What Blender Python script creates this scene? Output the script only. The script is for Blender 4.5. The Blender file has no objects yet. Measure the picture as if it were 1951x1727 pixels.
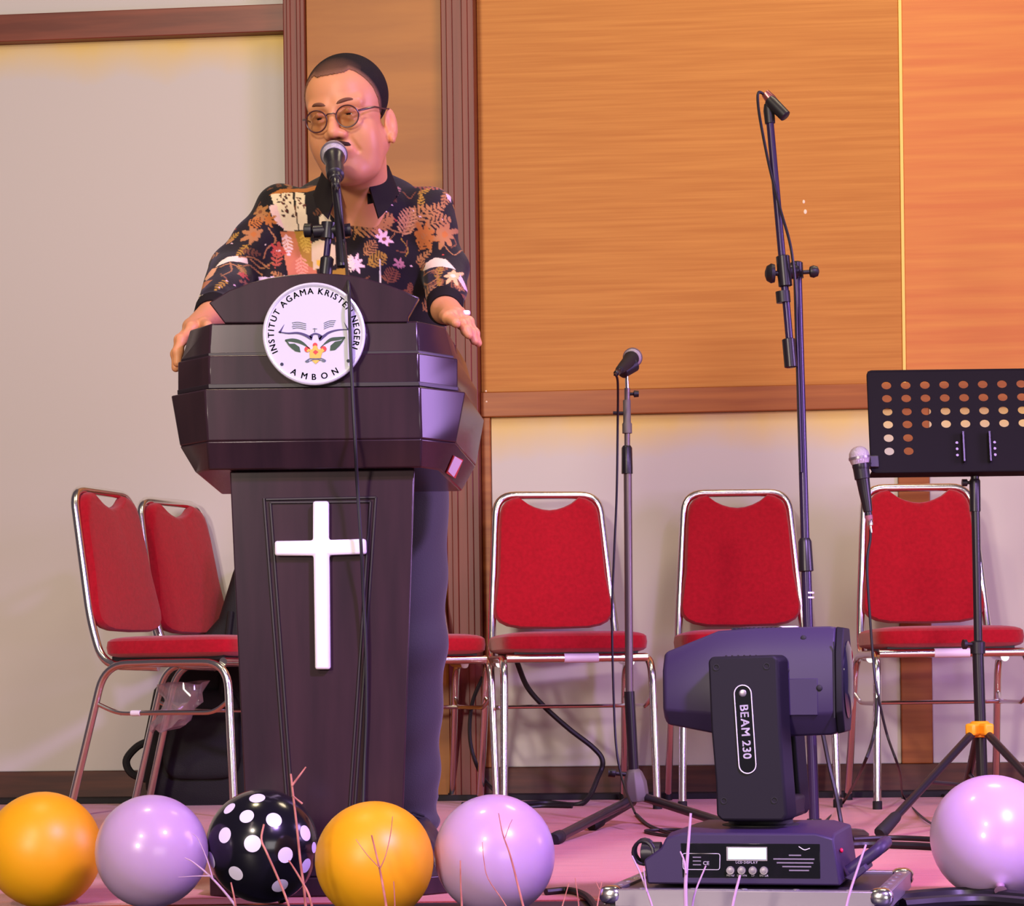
import bpy, bmesh, math, random
import numpy as np
from mathutils import Vector, Matrix
random.seed(7); np.random.seed(7)
SC = bpy.context.scene
COL = SC.collection
PI = math.pi

# ------------------------------------------------------------------ camera
FPX, AX, AY, ROLL, ZC = 4465.0, 975.5, 1300.0, 0.0125, 0.37
cam_d = bpy.data.cameras.new('camera')
cam_d.sensor_width = 36.0
cam_d.lens = 36.0 * FPX / 1951.0
cam_d.shift_y = (AY - 863.5) / 1951.0
cam_d.clip_start = 0.05
cam = bpy.data.objects.new('camera', cam_d)
COL.objects.link(cam)
cam.matrix_world = Matrix.Translation((0, 0, ZC)) @ Matrix.Rotation(PI / 2, 4, 'X') @ Matrix.Rotation(-ROLL, 4, 'Z')
SC.camera = cam

# ------------------------------------------------------------------ world, lights, exposure
wd = bpy.data.worlds.new('hall_air'); SC.world = wd; wd.use_nodes = True
wd.node_tree.nodes['Background'].inputs[0].default_value = (0.62, 0.46, 0.56, 1)
wd.node_tree.nodes['Background'].inputs[1].default_value = 0.125
R45 = math.radians(46)
def area(name, loc, target, size, power, color, shape='DISK', size_y=None, spread=PI):
    d = bpy.data.lights.new(name, 'AREA'); d.shape = shape; d.size = size
    if size_y: d.size_y = size_y
    d.energy = power; d.color = color; d.spread = spread
    o = bpy.data.objects.new(name, d); COL.objects.link(o); o.location = loc
    o.rotation_euler = (Vector(target) - Vector(loc)).to_track_quat('-Z', 'Y').to_euler()
    return o
# front flood low at the audience's left, warm white: throws the chair shadows to the right
area('flood_light', (-2.9, -2.6, 1.8), (0.2, 6.5, 0.9), 0.8, 285, (1.0, 0.86, 0.72))
area('flood_light', (-2.3, -2.6, 4.5), (0.2, 6.0, 0.9), 0.5, 250, (1.0, 0.86, 0.72))  # second flood, added to dilute the man's shadow on the wall
# violet stage wash from the right wing, and a second one high on the right front
area('violet_wash_light', (3.3, 4.3, 1.35), (-0.2, 4.3, 0.95), 1.0, 105, (0.62, 0.36, 1.0), 'RECTANGLE', 1.5)
area('violet_spot_light', (2.2, 0.8, 3.4), (0.5, 4.3, 0.15), 0.5, 42, (0.58, 0.34, 1.0), spread=R45)
# added off-frame panel light: reflects in the chair chrome and fills shade
area('chrome_fill_light', (4.0, -6.0, 0.7), (0.5, 6.0, 0.7), 4.5, 185, (1.0, 0.92, 0.92), 'RECTANGLE', 2.8)
# rosy overhead fill, added out of view for streaks in the chrome
area('overhead_fill_light', (-2.2, -0.5, 4.2), (0, 4.5, 0.6), 0.35, 14, (1.0, 0.74, 0.72), 'RECTANGLE', 2.2)
area('overhead_fill_light', (2.0, -0.5, 4.2), (0, 4.5, 0.6), 0.35, 14, (1.0, 0.74, 0.72), 'RECTANGLE', 2.2)
# warm ceiling lamps over the stage
area('ceiling_lamp', (1.3, 5.4, 3.7), (1.3, 6.8, 0.9), 0.9, 40, (1.0, 0.80, 0.52))
area('ceiling_lamp', (-1.0, 4.2, 3.8), (-0.5, 5.6, 0.8), 0.5, 30, (1.0, 0.84, 0.50))
vs = SC.view_settings
vs.view_transform = 'Standard'; vs.look = 'None'; vs.exposure = 0.0; vs.gamma = 1.0; vs.use_curve_mapping = False

# ------------------------------------------------------------------ helpers: measuring
CR, SR = math.cos(ROLL), math.sin(ROLL)
def at(px, py, Y):
    """world point at depth Y on the line of sight measured at (px, py) in the photograph"""
    u, v = px - AX, py - AY
    u2, v2 = u * CR - v * SR, u * SR + v * CR
    return Vector((u2 * Y / FPX, Y, ZC - v2 * Y / FPX))
def on_floor(px, py, z=0.0):
    u, v = px - AX, py - AY
    v2 = u * SR + v * CR
    return at(px, py, (ZC - z) * FPX / v2)

# ------------------------------------------------------------------ helpers: materials
def lin(c):
    return tuple(((x / 255.0) / 12.92 if x / 255.0 <= 0.04045 else ((x / 255.0 + 0.055) / 1.055) ** 2.4) for x in c[:3]) + (1.0,)
def material(name, rgb, rough=0.5, metal=0.0, spec=0.5, coat=0.0, emit=None, estr=0.0, alpha=1.0, trans=0.0, ior=1.45,
             sss=0.0, sheen=0.0, grain=None, bump=None, anis=None):
    """rgb in display 0..255. grain=(scale xyz, amount, rgb2, detail) mixes a stretched noise; bump=(scale, strength)"""
    m = bpy.data.materials.new(name); m.use_nodes = True
    nt = m.node_tree; b = nt.nodes['Principled BSDF']
    b.inputs['Base Color'].default_value = lin(rgb)
    b.inputs['Roughness'].default_value = rough
    b.inputs['Metallic'].default_value = metal
    b.inputs['Specular IOR Level'].default_value = spec
    b.inputs['Coat Weight'].default_value = coat
    b.inputs['Coat Roughness'].default_value = 0.08
    b.inputs['IOR'].default_value = ior
    b.inputs['Transmission Weight'].default_value = trans
    b.inputs['Alpha'].default_value = alpha
    b.inputs['Sheen Weight'].default_value = sheen
    if sss:
        b.inputs['Subsurface Weight'].default_value = sss
        b.inputs['Subsurface Radius'].default_value = (0.012, 0.005, 0.003)
        b.inputs['Subsurface Scale'].default_value = 1.0
    if emit:
        b.inputs['Emission Color'].default_value = lin(emit); b.inputs['Emission Strength'].default_value = estr
    if grain or bump:
        tc = nt.nodes.new('ShaderNodeTexCoord')
    if grain:
        sc, amt, rgb2, det = grain
        mp = nt.nodes.new('ShaderNodeMapping'); mp.inputs['Scale'].default_value = sc
        nz = nt.nodes.new('ShaderNodeTexNoise'); nz.inputs['Detail'].default_value = det; nz.inputs['Scale'].default_value = 1.0
        rp = nt.nodes.new('ShaderNodeValToRGB')
        rp.color_ramp.elements[0].position = 0.5 - 0.5 * (1 - amt) * 0.5
        rp.color_ramp.elements[1].position = 0.5 + 0.5 * (1 - amt) * 0.5 + 0.05
        rp.color_ramp.elements[0].color = lin(rgb2); rp.color_ramp.elements[1].color = lin(rgb)
        nt.links.new(tc.outputs['Object'], mp.inputs['Vector']); nt.links.new(mp.outputs[0], nz.inputs['Vector'])
        nt.links.new(nz.outputs[0], rp.inputs[0]); nt.links.new(rp.outputs[0], b.inputs['Base Color'])
    if bump:
        n2 = nt.nodes.new('ShaderNodeTexNoise'); n2.inputs['Scale'].default_value = bump[0]; n2.inputs['Detail'].default_value = 3
        bp = nt.nodes.new('ShaderNodeBump'); bp.inputs['Strength'].default_value = bump[1]; bp.inputs['Distance'].default_value = 0.002
        nt.links.new(tc.outputs['Object'], n2.inputs['Vector']); nt.links.new(n2.outputs[0], bp.inputs['Height'])
        nt.links.new(bp.outputs[0], b.inputs['Normal'])
    return m

M = {}
M['wood'] = material('orange_veneer', (194, 132, 64), 0.5, spec=0.25, grain=((2.2, 4, 90), 0.35, (178, 114, 52), 6))
M['wood_red'] = material('reddish_veneer', (208, 138, 74), 0.5, spec=0.25, grain=((1.6, 4, 40), 0.4, (198, 118, 68), 5))
M['wood_column'] = material('column_veneer', (168, 107, 40), 0.4, spec=0.35, grain=((2.0, 4, 16), 0.35, (150, 90, 31), 5))
M['trim'] = material('mahogany_trim', (128, 62, 42), 0.38, spec=0.5, grain=((2.5, 6, 30), 0.5, (100, 44, 30), 4))
M['trim_v'] = material('mahogany_post', (118, 44, 34), 0.42, spec=0.5, grain=((40, 6, 1.5), 0.5, (96, 34, 28), 4))
M['rail'] = material('brown_rail', (164, 96, 46), 0.42, spec=0.4, grain=((1.6, 4, 36), 0.5, (138, 72, 34), 5))
M['strip'] = material('pale_wood_strip', (250, 205, 110), 0.5)
M['skirting'] = material('dark_skirting', (92, 48, 34), 0.5, grain=((3, 4, 40), 0.5, (66, 32, 26), 4))
M['black_strip'] = material('black_floor_strip', (22, 18, 22), 0.7)
M['white_mark'] = material('white_filler', (236, 214, 196), 0.8)

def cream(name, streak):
    """painted board: a yellower band along its top edge, a few pale patches; z is the object's own height"""
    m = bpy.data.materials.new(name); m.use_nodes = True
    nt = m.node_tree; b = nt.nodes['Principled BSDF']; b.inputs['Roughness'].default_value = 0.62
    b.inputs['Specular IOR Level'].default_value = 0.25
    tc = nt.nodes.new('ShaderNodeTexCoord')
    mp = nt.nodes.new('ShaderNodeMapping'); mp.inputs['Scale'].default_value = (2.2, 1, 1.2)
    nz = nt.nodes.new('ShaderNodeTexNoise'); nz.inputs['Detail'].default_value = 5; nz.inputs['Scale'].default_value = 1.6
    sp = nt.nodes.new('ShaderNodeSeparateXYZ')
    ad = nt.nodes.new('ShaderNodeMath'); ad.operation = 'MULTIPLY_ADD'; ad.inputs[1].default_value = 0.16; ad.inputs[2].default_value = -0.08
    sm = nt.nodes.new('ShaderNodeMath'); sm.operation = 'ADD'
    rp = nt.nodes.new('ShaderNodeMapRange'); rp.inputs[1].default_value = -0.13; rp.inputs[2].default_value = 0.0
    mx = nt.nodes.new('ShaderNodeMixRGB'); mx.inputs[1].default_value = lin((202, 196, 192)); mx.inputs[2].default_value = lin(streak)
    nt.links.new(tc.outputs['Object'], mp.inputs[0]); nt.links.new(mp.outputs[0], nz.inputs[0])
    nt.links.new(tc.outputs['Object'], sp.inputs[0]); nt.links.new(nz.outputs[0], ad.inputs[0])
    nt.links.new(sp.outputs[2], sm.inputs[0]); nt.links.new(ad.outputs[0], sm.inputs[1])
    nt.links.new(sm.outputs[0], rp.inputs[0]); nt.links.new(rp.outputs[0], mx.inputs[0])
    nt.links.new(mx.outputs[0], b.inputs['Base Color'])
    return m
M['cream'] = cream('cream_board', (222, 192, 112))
M['carpet'] = material('pink_red_carpet', (188, 94, 72), 0.95, spec=0.1, sheen=0.3, grain=((5, 40, 1), 0.3, (168, 78, 60), 6), bump=(420, 0.7))
M['nosing'] = material('navy_stage_nosing', (30, 26, 40), 0.5)
M['chrome'] = material('chrome_tube', (240, 238, 236), 0.20, 1.0)
M['red'] = material('red_upholstery', (176, 12, 34), 0.9, spec=0.2, sheen=0.25, grain=((90, 90, 90), 0.2, (156, 8, 28), 3), bump=(500, 0.5))
M['rubber'] = material('black_rubber', (24, 22, 24), 0.7)
M['black_metal'] = material('black_painted_metal', (34, 30, 34), 0.32, spec=0.5)
M['stand_plate'] = material('matt_black_plate', (20, 16, 19), 0.65, spec=0.15)
M['black_plastic'] = material('black_plastic', (30, 27, 31), 0.42)
M['grey_metal'] = material('worn_grey_cast_metal', (112, 106, 98), 0.55, 0.3)
M['worn_steel'] = material('worn_steel_pole', (120, 108, 104), 0.35, 0.6)
M['lectern'] = material('dark_walnut_lacquer', (56, 36, 42), 0.22, spec=0.42, grain=((26, 8, 3.0), 0.3, (42, 28, 34), 5))
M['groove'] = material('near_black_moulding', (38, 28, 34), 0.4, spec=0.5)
M['white_paint'] = material('white_gloss_paint', (236, 226, 236), 0.35)
M['silver_plate'] = material('brushed_silver_plate', (194, 194, 202), 0.5, 0.0)
M['rim'] = material('bright_silver_rim', (240, 240, 244), 0.3, 0.5)
M['navy_print'] = material('navy_print', (32, 38, 56), 0.6)
M['violet_print'] = material('violet_print', (66, 54, 98), 0.6)
M['green_print'] = material('green_print', (44, 72, 46), 0.6)
M['yellow_print'] = material('yellow_print', (240, 180, 72), 0.6)
M['red_print'] = material('red_print', (206, 62, 56), 0.6)
M['grey_print'] = material('grey_print', (88, 98, 108), 0.6)
M['cable'] = material('black_cable', (26, 22, 28), 0.45)
M['mesh_grille'] = material('silver_wire_grille', (206, 198, 206), 0.4, 0.7, bump=(900, 1.0))
M['purple_metal'] = material('black_satin_pole', (54, 42, 70), 0.25, 0.3)
M['lamp_shell'] = material('black_lamp_shell', (50, 38, 66), 0.46, spec=0.3)
M['lamp_dark'] = material('dark_lamp_shell', (27, 23, 31), 0.55, spec=0.18)
M['panel_gloss'] = material('black_gloss_panel', (18, 20, 20), 0.12, spec=0.6)
M['lcd'] = material('lit_screen', (170, 215, 245), 0.4, emit=(176, 220, 248), estr=0.85)
M['white_print'] = material('white_print', (222, 214, 224), 0.6)
M['dim_print'] = material('grey_small_print', (120, 112, 122), 0.6)
M['alu'] = material('aluminium_profile', (150, 142, 148), 0.35, 0.7)
M['case_top'] = material('black_laminate', (40, 34, 42), 0.35)
M['lens'] = material('dark_lens_glass', (30, 26, 44), 0.05, spec=0.8)
M['yellow_plastic'] = material('yellow_plastic', (246, 168, 30), 0.45)
M['twig'] = material('dry_pink_twig', (206, 136, 118), 0.75, grain=((60, 60, 30), 0.4, (160, 92, 80), 3))
M['twig_pale'] = material('dry_pale_twig', (188, 152, 180), 0.75)
M['bag'] = material('black_nylon', (20, 18, 21), 0.75, bump=(300, 0.5))
M['red_led'] = material('red_lens', (220, 30, 70), 0.3)

# ------------------------------------------------------------------ helpers: mesh building
class MB:
    def __init__(s): s.v = []; s.f = []; s.sm = []
    def add(s, vs, fs, smooth=True):
        n = len(s.v); s.v += [tuple(p) for p in vs]
        for f in fs: s.f.append(tuple(i + n for i in f)); s.sm.append(smooth)
        return s
    def box(s, c, size, rot=None, smooth=False):
        hx, hy, hz = size[0] / 2, size[1] / 2, size[2] / 2
        P = [Vector((x, y, z)) for x in (-hx, hx) for y in (-hy, hy) for z in (-hz, hz)]
        if rot is not None: P = [rot @ p for p in P]
        P = [p + Vector(c) for p in P]
        return s.add(P, [(0, 1, 3, 2), (4, 6, 7, 5), (0, 4, 5, 1), (2, 3, 7, 6), (0, 2, 6, 4), (1, 5, 7, 3)], smooth)
    def tube(s, pts, r, seg=10, caps=True, closed=False):
        pts = [Vector(p) for p in pts]; n = len(pts)
        rs = r if isinstance(r, (list, tuple)) else [r] * n
        rings = []; up = None
        for i in range(n):
            if closed: t = pts[(i + 1) % n] - pts[i - 1]
            elif i == 0: t = pts[1] - pts[0]
            elif i == n - 1: t = pts[-1] - pts[-2]
            else: t = (pts[i + 1] - pts[i]).normalized() + (pts[i] - pts[i - 1]).normalized()
            t.normalize()
            if up is None:
                up = Vector((0, 0, 1)) if abs(t.z) < 0.9 else Vector((1, 0, 0))
            a = up - t * up.dot(t)
            if a.length < 1e-6: a = Vector((1, 0, 0)) - t * t.x
            a.normalize(); b = t.cross(a); up = a
            rings.append([pts[i] + (a * math.cos(k * 2 * PI / seg) + b * math.sin(k * 2 * PI / seg)) * rs[i] for k in range(seg)])
        V = [p for rg in rings for p in rg]; F = []
        for i in range(n if closed else n - 1):
            j = (i + 1) % n
            for k in range(seg):
                F.append((i * seg + k, i * seg + (k + 1) % seg, j * seg + (k + 1) % seg, j * seg + k))
        s.add(V, F, True)
        if caps and not closed:
            s.add(rings[0], [tuple(range(seg))[::-1]], False); s.add(rings[-1], [tuple(range(seg))], False)
        return s
    def lathe(s, prof, base, axis, seg=20):
        """prof: list of (distance along axis, radius) from base"""
        axis = Vector(axis).normalized(); base = Vector(base)
        a = (Vector((0, 0, 1)) if abs(axis.z) < 0.9 else Vector((1, 0, 0))); a = (a - axis * a.dot(axis)).normalized(); b = axis.cross(a)
        V = []; F = []
        for (h, r) in prof:
            for k in range(seg):
                V.append(base + axis * h + (a * math.cos(k * 2 * PI / seg) + b * math.sin(k * 2 * PI / seg)) * max(r, 1e-5))
        for i in range(len(prof) - 1):
            for k in range(seg):
                F.append((i * seg + k, i * seg + (k + 1) % seg, (i + 1) * seg + (k + 1) % seg, (i + 1) * seg + k))
        F.append(tuple(range(seg))[::-1]); F.append(tuple((len(prof) - 1) * seg + k for k in range(seg)))
        return s.add(V, F, True)
    def prism(s, poly, d, smooth=False):
        """poly: 3D points of a planar outline; d: extrusion vector"""
        n = len(poly); d = Vector(d); P = [Vector(p) for p in poly]
        V = P + [p + d for p in P]
        F = [tuple(range(n)), tuple(range(2 * n - 1, n - 1, -1))]
        s.add(V, F, False)
        F = [(i, i + n, (i + 1) % n + n, (i + 1) % n) for i in range(n)]
        return s.add(V, F, smooth)
    def loft(s, rings, smooth=False, caps=True):
        n = len(rings[0]); V = [p for r in rings for p in r]; F = []
        for i in range(len(rings) - 1):
            for k in range(n):
                F.append((i * n + k, i * n + (k + 1) % n, (i + 1) * n + (k + 1) % n, (i + 1) * n + k))
        s.add(V, F, smooth)
        if caps:
            s.add(rings[0], [tuple(range(n))[::-1]], False); s.add(rings[-1], [tuple(range(n))], False)
        return s
    def super(s, c, r, e1=0.4, e2=0.4, nu=32, nv=16, rot=None):
        """superellipsoid: e1 vertical, e2 in plan; small = boxy"""
        def p(x, e): return math.copysign(abs(x) ** e, x)
        V = []; F = []
        for j in range(nv + 1):
            v = -PI / 2 + PI * j / nv
            for i in range(nu):
                u = 2 * PI * i / nu
                q = Vector((r[0] * p(math.cos(v), e1) * p(math.cos(u), e2), r[1] * p(math.cos(v), e1) * p(math.sin(u), e2), r[2] * p(math.sin(v), e1)))
                if rot is not None: q = rot @ q
                V.append(q + Vector(c))
        for j in range(nv):
            for i in range(nu):
                F.append((j * nu + i, j * nu + (i + 1) % nu, (j + 1) * nu + (i + 1) % nu, (j + 1) * nu + i))
        return s.add(V, F, True)
    def build(s, name, mat, parent=None, origin=None, bevel=0.0, bseg=2, subsurf=0, kind=None, label=None):
        """origin: world point the coordinates are measured from (None: they are already local)"""
        me = bpy.data.meshes.new(name)
        o = Vector(origin) if origin is not None else Vector((0, 0, 0))
        me.from_pydata([(p[0] - o.x, p[1] - o.y, p[2] - o.z) for p in s.v], [], s.f)
        me.polygons.foreach_set('use_smooth', s.sm)
        bm = bmesh.new(); bm.from_mesh(me)
        bmesh.ops.remove_doubles(bm, verts=bm.verts, dist=1e-6)
        bmesh.ops.recalc_face_normals(bm, faces=bm.faces)
        bm.to_mesh(me); bm.free()
        me.set_sharp_from_angle(angle=math.radians(42))
        me.materials.append(mat)
        ob = bpy.data.objects.new(name, me); COL.objects.link(ob)
        if parent is not None: ob.parent = parent
        elif origin is not None: ob.location = o
        if bevel:
            md = ob.modifiers.new('bevel', 'BEVEL'); md.width = bevel; md.segments = bseg; md.limit_method = 'ANGLE'; md.angle_limit = math.radians(35)
        if subsurf:
            md = ob.modifiers.new('sub', 'SUBSURF'); md.levels = subsurf; md.render_levels = subsurf
        if kind: ob['kind'] = kind
        if label: ob['label'] = label
        return ob

def tag(o, label, cat, group=None):
    o['label'] = label; o['category'] = cat
    if group: o['group'] = group
    return o
def thing(name, loc, label, cat, rotz=0.0, group=None):
    e = bpy.data.objects.new(name, None); COL.objects.link(e)
    e.location = loc; e.rotation_euler = (0, 0, rotz); e.empty_display_size = 0.05
    return tag(e, label, cat, group)
def copy_tree(o, parent=None):
    c = o.copy(); COL.objects.link(c)
    if parent is not None: c.parent = parent
    for ch in list(o.children): copy_tree(ch, c)
    return c
def smooth_path(pts, n=8, closed=False):
    """Catmull-Rom through the points"""
    P = [Vector(p) for p in pts]; out = []
    m = len(P)
    rng = m if closed else m - 1
    for i in range(rng):
        p0 = P[i - 1] if (i > 0 or closed) else P[0] * 2 - P[1]
        p1 = P[i]; p2 = P[(i + 1) % m]
        p3 = P[(i + 2) % m] if (i + 2 < m or closed) else P[-1] * 2 - P[-2]
        for k in range(n):
            t = k / n
            out.append(0.5 * ((2 * p1) + (p2 - p0) * t + (2 * p0 - 5 * p1 + 4 * p2 - p3) * t * t + (3 * p1 - p0 - 3 * p2 + p3) * t ** 3))
    if not closed: out.append(P[-1])
    return out
def fillet(pts, r, n=6):
    """polyline with its inner corners rounded to radius-like distance r (number or list)"""
    P = [Vector(p) for p in pts]; out = [P[0]]
    for i in range(1, len(P) - 1):
        rr = r[i - 1] if isinstance(r, (list, tuple)) else r
        a, b, c = P[i - 1], P[i], P[i + 1]
        d1 = (a - b); d2 = (c - b)
        q = min(rr, d1.length * 0.49, d2.length * 0.49)
        s, e = b + d1.normalized() * q, b + d2.normalized() * q
        for k in range(n + 1):
            t = k / n; out.append(s * (1 - t) ** 2 + b * 2 * t * (1 - t) + e * t * t)
    out.append(P[-1]); return out
_fontcache = {}
def glyph(ch):
    """flat mesh (verts, faces, width) of one character, built from Blender's own font"""
    if ch in _fontcache: return _fontcache[ch]
    cu = bpy.data.curves.new('glyph', 'FONT'); cu.body = ch; cu.size = 1.0; cu.offset = 0.0; cu.resolution_u = 3
    ob = bpy.data.objects.new('glyph', cu); COL.objects.link(ob)
    dg = bpy.context.evaluated_depsgraph_get(); dg.update()
    me = ob.evaluated_get(dg).to_mesh()
    V0 = [tuple(v.co) for v in me.vertices]; F0 = [tuple(p.vertices) for p in me.polygons]
    V, F = [], []                                    # emboldened: the outline laid down five times, slightly shifted
    for dx, dy in ((0, 0), (-0.02, -0.012), (0.02, -0.012), (-0.02, 0.012), (0.02, 0.012)):
        n = len(V); V += [(v[0] + dx, v[1] + dy, 0) for v in V0]; F += [tuple(i + n for i in f) for f in F0]
    xs = [v[0] for v in V] or [0, 0.3]
    ob.evaluated_get(dg).to_mesh_clear()
    bpy.data.objects.remove(ob); bpy.data.curves.remove(cu)
    _fontcache[ch] = (V, F, min(xs), max(xs)); return _fontcache[ch]
def text_line(mb, s, o, ex, ey, size, gap=0.12, squeeze=1.0):
    """letters along ex from o (centred), ey is up"""
    ex, ey = Vector(ex).normalized(), Vector(ey).normalized()
    w = []
    for ch in s:
        if ch == ' ': w.append(0.3)
        else:
            V, F, a, b = glyph(ch); w.append(b - a + gap)
    tot = sum(w); x = -tot / 2
    for ch, cw in zip(s, w):
        if ch != ' ':
            V, F, a, b = glyph(ch)
            mb.add([Vector(o) + ex * ((x + v[0] - a) * size * squeeze) + ey * (v[1] * size) for v in V], F, False)
        x += cw
    return mb

# ------------------------------------------------------------------ helpers: smooth solid modelling on a grid
class Field:
    def __init__(s, lo, hi, h):
        s.lo = np.array(lo, np.float32); s.h = h
        s.n = np.ceil((np.array(hi) - np.array(lo)) / h).astype(int) + 1
        s.ax = [s.lo[i] + h * np.arange(s.n[i], dtype=np.float32) for i in range(3)]
        s.D = np.full(tuple(s.n), 0.06, np.float32)
    def sub(s, lo, hi, m):
        sl = []
        for i in range(3):
            a = int(max(0, math.floor((lo[i] - m - s.lo[i]) / s.h))); b = int(min(s.n[i], math.ceil((hi[i] + m - s.lo[i]) / s.h) + 1))
            if b <= a: return None, None
            sl.append(slice(a, b))
        X = s.ax[0][sl[0]][:, None, None]; Y = s.ax[1][sl[1]][None, :, None]; Z = s.ax[2][sl[2]][None, None, :]
        return tuple(sl), (X, Y, Z)
    def put(s, fn, lo, hi, k=0.01, op='add', m=0.045):
        sl, P = s.sub(lo, hi, m)
        if sl is None: return
        d = fn(*P); D = s.D[sl]
        if op == 'add':
            h = np.clip(0.5 + 0.5 * (D - d) / k, 0, 1); s.D[sl] = D * (1 - h) + d * h - k * h * (1 - h)
        else:
            d = -d; h = np.clip(0.5 - 0.5 * (D - d) / k, 0, 1); s.D[sl] = D * (1 - h) + d * h + k * h * (1 - h)
    def cone(s, a, b, ra, rb, k=0.01, op='add', m=0.045):
        a, b = np.array(a, np.float32), np.array(b, np.float32); ba = b - a; L = float(ba @ ba) + 1e-12
        def fn(X, Y, Z):
            px, py, pz = X - a[0], Y - a[1], Z - a[2]
            t = np.clip((px * ba[0] + py * ba[1] + pz * ba[2]) / L, 0, 1)
            return np.sqrt((px - t * ba[0]) ** 2 + (py - t * ba[1]) ** 2 + (pz - t * ba[2]) ** 2) - (ra + (rb - ra) * t)
        R = max(ra, rb); s.put(fn, np.minimum(a, b) - R, np.maximum(a, b) + R, k, op, m)
    def ell(s, c, r, R=None, k=0.01, op='add', m=0.045):
        c = np.array(c, np.float32); Rm = np.array(R if R is not None else np.eye(3), np.float32); mx = max(r)
        def fn(X, Y, Z):
            x, y, z = X - c[0], Y - c[1], Z - c[2]
            q = [x * Rm[0][i] + y * Rm[1][i] + z * Rm[2][i] for i in range(3)]
            k0 = np.sqrt((q[0] / r[0]) ** 2 + (q[1] / r[1]) ** 2 + (q[2] / r[2]) ** 2)
            k1 = np.sqrt((q[0] / r[0] ** 2) ** 2 + (q[1] / r[1] ** 2) ** 2 + (q[2] / r[2] ** 2) ** 2) + 1e-9
            return k0 * (k0 - 1) / k1
        s.put(fn, c - mx, c + mx, k, op, m)
    def half(s, p, n, k=0.002):
        """cut away everything on the side n points to"""
        p = np.array(p, np.float32); n = np.array(n, np.float32); n /= np.linalg.norm(n)
        X, Y, Z = s.ax[0][:, None, None], s.ax[1][None, :, None], s.ax[2][None, None, :]
        d = (X - p[0]) * n[0] + (Y - p[1]) * n[1] + (Z - p[2]) * n[2]
        s.D = np.maximum(s.D, d)
    def surface(s):
        D = s.D; S = D < 0
        D[0] = D[-1] = 0.06; D[:, 0] = D[:, -1] = 0.06; D[:, :, 0] = D[:, :, -1] = 0.06
        S = D < 0
        cnt = np.zeros(tuple(s.n - 1), np.int8)
        for i in (0, 1):
            for j in (0, 1):
                for k in (0, 1):
                    cnt += S[i:s.n[0] - 1 + i, j:s.n[1] - 1 + j, k:s.n[2] - 1 + k]
        act = (cnt > 0) & (cnt < 8)
        idx = np.argwhere(act)
        ids = np.full(tuple(s.n - 1), -1, np.int32); ids[act] = np.arange(len(idx))
        cor = np.array([(i, j, k) for i in (0, 1) for j in (0, 1) for k in (0, 1)])
        vals = np.stack([D[idx[:, 0] + c[0], idx[:, 1] + c[1], idx[:, 2] + c[2]] for c in cor], 1)
        acc = np.zeros((len(idx), 3)); num = np.zeros(len(idx))
        for a in range(8):
            for b in range(a + 1, 8):
                if np.abs(cor[a] - cor[b]).sum() != 1: continue
                va, vb = vals[:, a], vals[:, b]; m = (va < 0) != (vb < 0)
                t = np.where(m, va / np.where(va - vb == 0, 1, va - vb), 0)
                p = cor[a][None] + t[:, None] * (cor[b] - cor[a])[None]
                acc += np.where(m[:, None], p, 0); num += m
        V = s.lo[None] + s.h * (idx + acc / num[:, None])
        Fs = []
        for ax in range(3):
            o1, o2 = [(1, 2), (2, 0), (0, 1)][ax]
            sa = [slice(1, -1)] * 3; sb = [slice(1, -1)] * 3
            sa[ax] = slice(0, -1); sb[ax] = slice(1, None)
            A, B = S[tuple(sa)], S[tuple(sb)]
            e = np.argwhere(A != B); flip = A[e[:, 0], e[:, 1], e[:, 2]]
            for q in (o1, o2): e[:, q] += 1
            def cid(d1, d2):
                c = e.copy(); c[:, o1] -= d1; c[:, o2] -= d2
                return ids[c[:, 0], c[:, 1], c[:, 2]]
            quad = np.stack([cid(1, 1), cid(0, 1), cid(0, 0), cid(1, 0)], 1)
            quad[~flip] = quad[~flip][:, ::-1]
            Fs.append(quad)
        return V, np.concatenate(Fs)
def field_object(name, V, F, mat, parent=None, origin=(0, 0, 0), smooth_iter=0, colors=None):
    me = bpy.data.meshes.new(name)
    o = np.array(origin)
    V = np.asarray(V, np.float64)
    if smooth_iter:
        for _ in range(smooth_iter):
            acc = np.zeros_like(V); n = np.zeros(len(V))
            for a, b in ((0, 1), (1, 2), (2, 3), (3, 0)):
                np.add.at(acc, F[:, a], V[F[:, b]]); np.add.at(n, F[:, a], 1)
                np.add.at(acc, F[:, b], V[F[:, a]]); np.add.at(n, F[:, b], 1)
            V = V * 0.5 + 0.5 * acc / n[:, None]
    me.vertices.add(len(V)); me.vertices.foreach_set('co', (V - o).astype(np.float32).ravel())
    me.loops.add(len(F) * 4); me.loops.foreach_set('vertex_index', F.astype(np.int32).ravel())
    me.polygons.add(len(F)); me.polygons.foreach_set('loop_start', np.arange(0, len(F) * 4, 4, dtype=np.int32))
    me.polygons.foreach_set('use_smooth', np.ones(len(F), bool))
    me.update(calc_edges=True); me.validate()
    if colors is not None:
        ca = me.color_attributes.new('print', 'FLOAT_COLOR', 'POINT')
        ca.data.foreach_set('color', np.concatenate([colors, np.ones((len(V), 1))], 1).astype(np.float32).ravel())
    me.materials.append(mat)
    ob = bpy.data.objects.new(name, me); COL.objects.link(ob)
    if parent is not None: ob.parent = parent
    else: ob.location = origin
    return ob
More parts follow.
